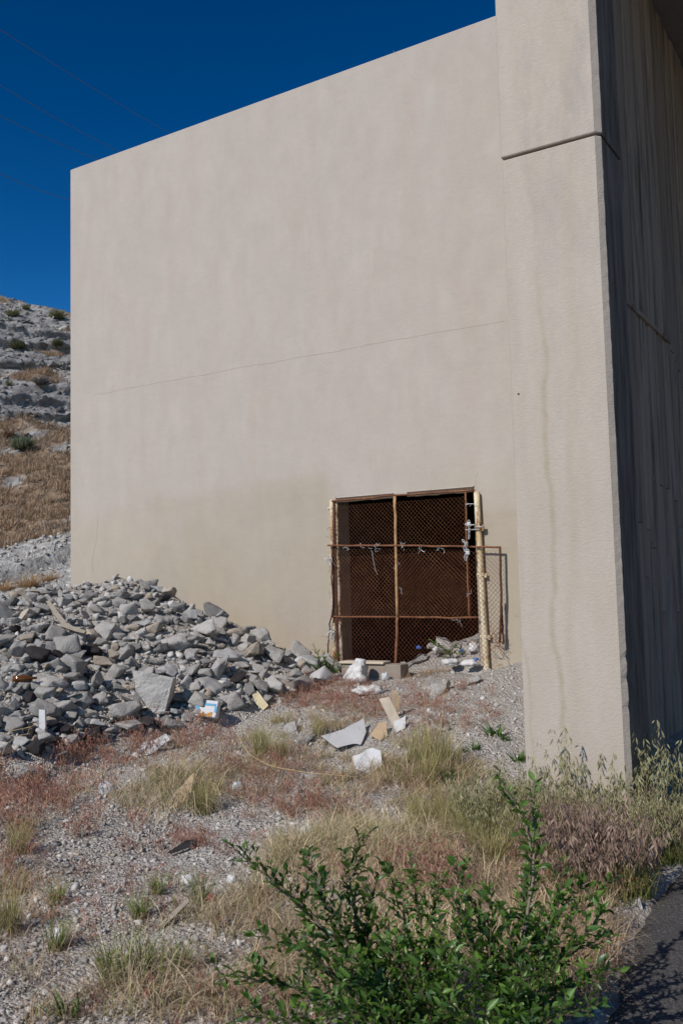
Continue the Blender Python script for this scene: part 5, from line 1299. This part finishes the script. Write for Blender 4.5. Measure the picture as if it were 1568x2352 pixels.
shrub('right green shrub with one tall leafy shoot reaching past the pillar foot', r3, [
    (pth(r3, [(1172, 2300), (1205, 2120), (1232, 1980), (1200, 1880), (1143, 1784)], 3.3, 3.5), .009, .6), (pth(r3, [(1180, 2280), (1215, 2060), (1225, 1900), (1228, 1790)], 3.4, 3.6), .007, .5),
    (pth(r3, [(1170, 2280), (1110, 2130), (1070, 2050), (1043, 1985)], 3.3, 3.35), .006, .8), (pth(r3, [(1160, 2290), (1090, 2200), (1060, 2120), (1038, 2060)], 3.25, 3.2), .006, .9),
    (pth(r3, [(1190, 2270), (1260, 2130), (1310, 2060), (1345, 2035)], 3.35, 3.4), .006, .8), (pth(r3, [(1190, 2280), (1290, 2140), (1360, 2060), (1410, 2020)], 3.3, 3.35), .006, .6), (pth(r3, [(1190, 2300), (1280, 2210), (1350, 2170), (1405, 2160)], 3.25, 3.2), .006, .7),
    (pth(r3, [(1195, 2330), (1290, 2270), (1360, 2250)], 3.15, 3.05), .005, .8), (pth(r3, [(1170, 2350), (1120, 2220), (1130, 2110), (1110, 2030)], 3.2, 3.25), .006, .9), (pth(r3, [(1190, 2330), (1240, 2200), (1270, 2110)], 3.2, 3.2), .006, .9), (pth(r3, [(1195, 2380), (1290, 2330), (1370, 2310)], 3.0, 2.9), .005, .9), (pth(r3, [(1200, 2320), (1310, 2180), (1390, 2090)], 3.2, 3.2), .006, .9), (pth(r3, [(1200, 2360), (1320, 2260), (1400, 2230)], 3.1, 3.05), .006, .9), (pth(r3, [(1200, 2260), (1270, 2080), (1300, 1990)], 3.35, 3.4), .005, .7), (pth(r3, [(1150, 2390), (1080, 2340), (1010, 2320)], 3.0, 2.9), .005, .9), (pth(r3, [(1185, 2300), (1180, 2200), (1160, 2100)], 3.2, 3.2), .006), (pth(r3, [(1160, 2350), (1110, 2280), (1090, 2230)], 3.1, 3.0), .006), (pth(r3, [(1190, 2340), (1230, 2270), (1270, 2220)], 3.1, 3.0), .006), (pth(r3, [(1180, 2360), (1180, 2300), (1200, 2240)], 3.05, 2.95), .005)], 3)
# leafy weed by the left gate post
P = gp(745, 1560)[0]
shr = []
for k, (x, y) in enumerate(((720, 1482), (742, 1500), (775, 1500), (705, 1520), (790, 1530))):
    shr.append((pth(P, [((745 + x) / 2 + 4, (1560 + y) / 2), (x, y)], P[1], P[1] - .1), .004, .6))
shrub('leafy dark green weed growing between the heap and the left gate posts', P, shr, 9, .16, .8)
P = np.array(heapP(1035, 1512, QW + .0)); P[2] = max(P[2], .7)
shrub('trailing green weed on the bank behind the gate mesh', P, [(pth(P, [(1030, 1500), (x, y)], P[1], P[1] - .02), .003, .5) for x, y in ((1000, 1478), (1050, 1478), (1070, 1500), (1010, 1512), (985, 1470))], 12, .14, .7)

# ================================================================== HILL PLANTS
def hill_pt(x, y):
    d = ray(x, y); best = None
    # nearest hill vertex along the ray in angle, nearest depth first
    dx = Vh[:, 0] / Vh[:, 1] - d[0]; dz = (Vh[:, 2] - 1.6) / Vh[:, 1] - d[2]
    e = dx * dx + dz * dz; k = np.where(e < (6 / FD) ** 2)[0]
    if len(k) == 0: return Vh[np.argmin(e)]
    return Vh[k[np.argmin(Vh[k, 1])]]
def bush_far(x, y, w, c0, c1, label, seed):
    P = hill_pt(x, y); s = PXM(P[1]) * w * .5; R = np.random.default_rng(seed)
    V, F, Cc = blades(R, 420, s * 1.0, s * .55, .6, .5, s * .11, c0, c1, 3, .4, .9)
    t = thing('hillside_bush', label, 'bush', P, 0, 'bushes on the hillside'); O('foliage', new_mesh('foliage', V, F, False, Cc), M['grass'], t)
    MB().tube([(0, 0, -.1), (0, 0, s * .4)], s * .05, 5).build('stem', M['barkd'], t)
for k, (x, y, w, c0, c1, lab) in enumerate(((55, 1028, 60, (.10, .12, .07), (.24, .27, .18), 'large grey-green sagebrush on the hillside below the rock ledge'), (20, 1000, 34, (.10, .07, .05), (.22, .14, .09), 'dark brown bush left of the large grey-green sagebrush'),
      (30, 722, 34, (.13, .13, .06), (.30, .28, .16), 'pale olive bush near the hilltop at the left edge'), (62, 706, 20, (.12, .12, .05), (.25, .23, .12), 'small olive bush near the hilltop'), (135, 728, 40, (.13, .13, .06), (.28, .26, .14), 'low olive bush at the right of the hilltop'),
      (22, 882, 22, (.12, .14, .03), (.24, .27, .07), 'yellow-green bush on the ledge at the left edge'), (95, 880, 38, (.11, .10, .09), (.24, .22, .20), 'grey dead bush on the ledge between the rock bands'), (40, 800, 36, (.08, .09, .04), (.17, .17, .09), 'dark olive bush under the upper rock band'), (130, 792, 30, (.08, .09, .04), (.17, .18, .09), 'dark olive bush under the upper rock band on the right'), (148, 1150, 22, (.12, .12, .09), (.24, .24, .19), 'grey bush low on the orange slope'))):
    bush_far(x, y, w, c0, c1, lab, k)
R = np.random.default_rng(44); items = []
cand = np.where((grassy.ravel() > .45) & (U_.ravel() / Yh.ravel() > -.42) & (U_.ravel() / Yh.ravel() < -.25) & (Yh.ravel() > 17) & (Yh.ravel() < 44))[0]
cand = R.choice(cand, min(1500, len(cand)), replace=False)
for i in cand:
    s = R.uniform(.12, .34); V, F, Cc = blades(R, 14, s, s * .5, .5, .6, .02, (.26, .17, .11), (.42, .31, .21), 3)
    items.append((V + Vh[i], F, Cc * R.uniform(.75, 1.2)))
V, F, Cc = xform_merge(items); tag(O('hill_dry_grass', new_mesh('hill_dry_grass', V, F, False, Cc), M['grass']), 'orange dry grass covering the distant hillside', 'grass', None, 'stuff')
items = []
for _ in range(2600):
    y_ = RR.uniform(1245, 1385); x_ = RR.uniform(-20, 170); items.append((x_, y_))
dd_ = ray([p[0] for p in items], [p[1] for p in items]); tv = Vh[:, 0] / Vh[:, 1]; sel = np.where((Vh[:, 1] < 24) & (tv > -.40) & (tv < -.27))[0]
pk = RR.choices(list(sel), k=2200); items = []
for i in pk:
    V, F = SM0[RR.randrange(14)]; s = RR.choice((.012, .018, .025, .035, .06)); 
    items.append(((V * s) @ rotm(RR.gauss(0, .5), RR.gauss(0, .5), RR.uniform(0, 6.3)).T + Vh[i] + [RR.uniform(-.1, .1), RR.uniform(-.1, .1), s * .1], F, np.tile(tone(), (len(V), 1))))
V, F, Cc = xform_merge(items); tag(O('berm_stones', new_mesh('berm_stones', V, F, False, Cc), M['rubble']), 'pale broken stones strewn over the berm behind the heap', 'stones', None, 'stuff')
items = []
tv = (U_ / Yh).ravel(); yv = Yh.ravel(); clv = cl.ravel(); gv = grassy.ravel()
sel = np.where((tv > -.42) & (tv < -.26) & (yv > 22.5) & (yv < 47) & ((clv > .25) | (gv < .42)))[0]
for i in RR.choices(list(sel), k=2600):
    V, F = SM0[RR.randrange(14)]; s = min(.05 * math.exp(RR.gauss(0, .6)), .22)
    c = np.array((.26, .25, .252) if clv[i] > .25 else (.36, .345, .325)) * RR.uniform(.6, 1.2)
    items.append(((V * s * np.array([1.35, 1, .8])) @ rotm(RR.gauss(0, .25), RR.gauss(0, .25), RR.gauss(0, .6)).T + Vh[i] + [RR.uniform(-.1, .1), RR.uniform(-.1, .1), 0], F, np.tile(c, (len(V), 1))))
V, F, Cc = xform_merge(items); tag(O('hillside_stones', new_mesh('hillside_stones', V, F, False, Cc), M['rubble']), 'grey broken rock littering the hillside ledges', 'stones', None, 'stuff')
# dry orange brush behind the heap
for k, (x, y, w, lab) in enumerate(((62, 1352, 70, 'dry orange brush behind the crest of the heap at left'), (14, 1362, 52, 'dry orange brush behind the heap at the left frame edge'), (112, 1338, 50, 'dry orange brush behind the heap nearest the wall'))):
    P = hill_pt(x, y - 6); s_ = PXM(P[1]) * w * .5; Rb = np.random.default_rng(60 + k)
    V, F, Cc = blades(Rb, 260, s_ * 1.1, s_ * .6, .6, .7, s_ * .035, (.33, .20, .10), (.56, .38, .2), 4, .4, .8)
    t = thing('dry_brush', lab, 'brush', P, 0); O('stems', new_mesh('stems', V, F, False, Cc), M['grass'], t)
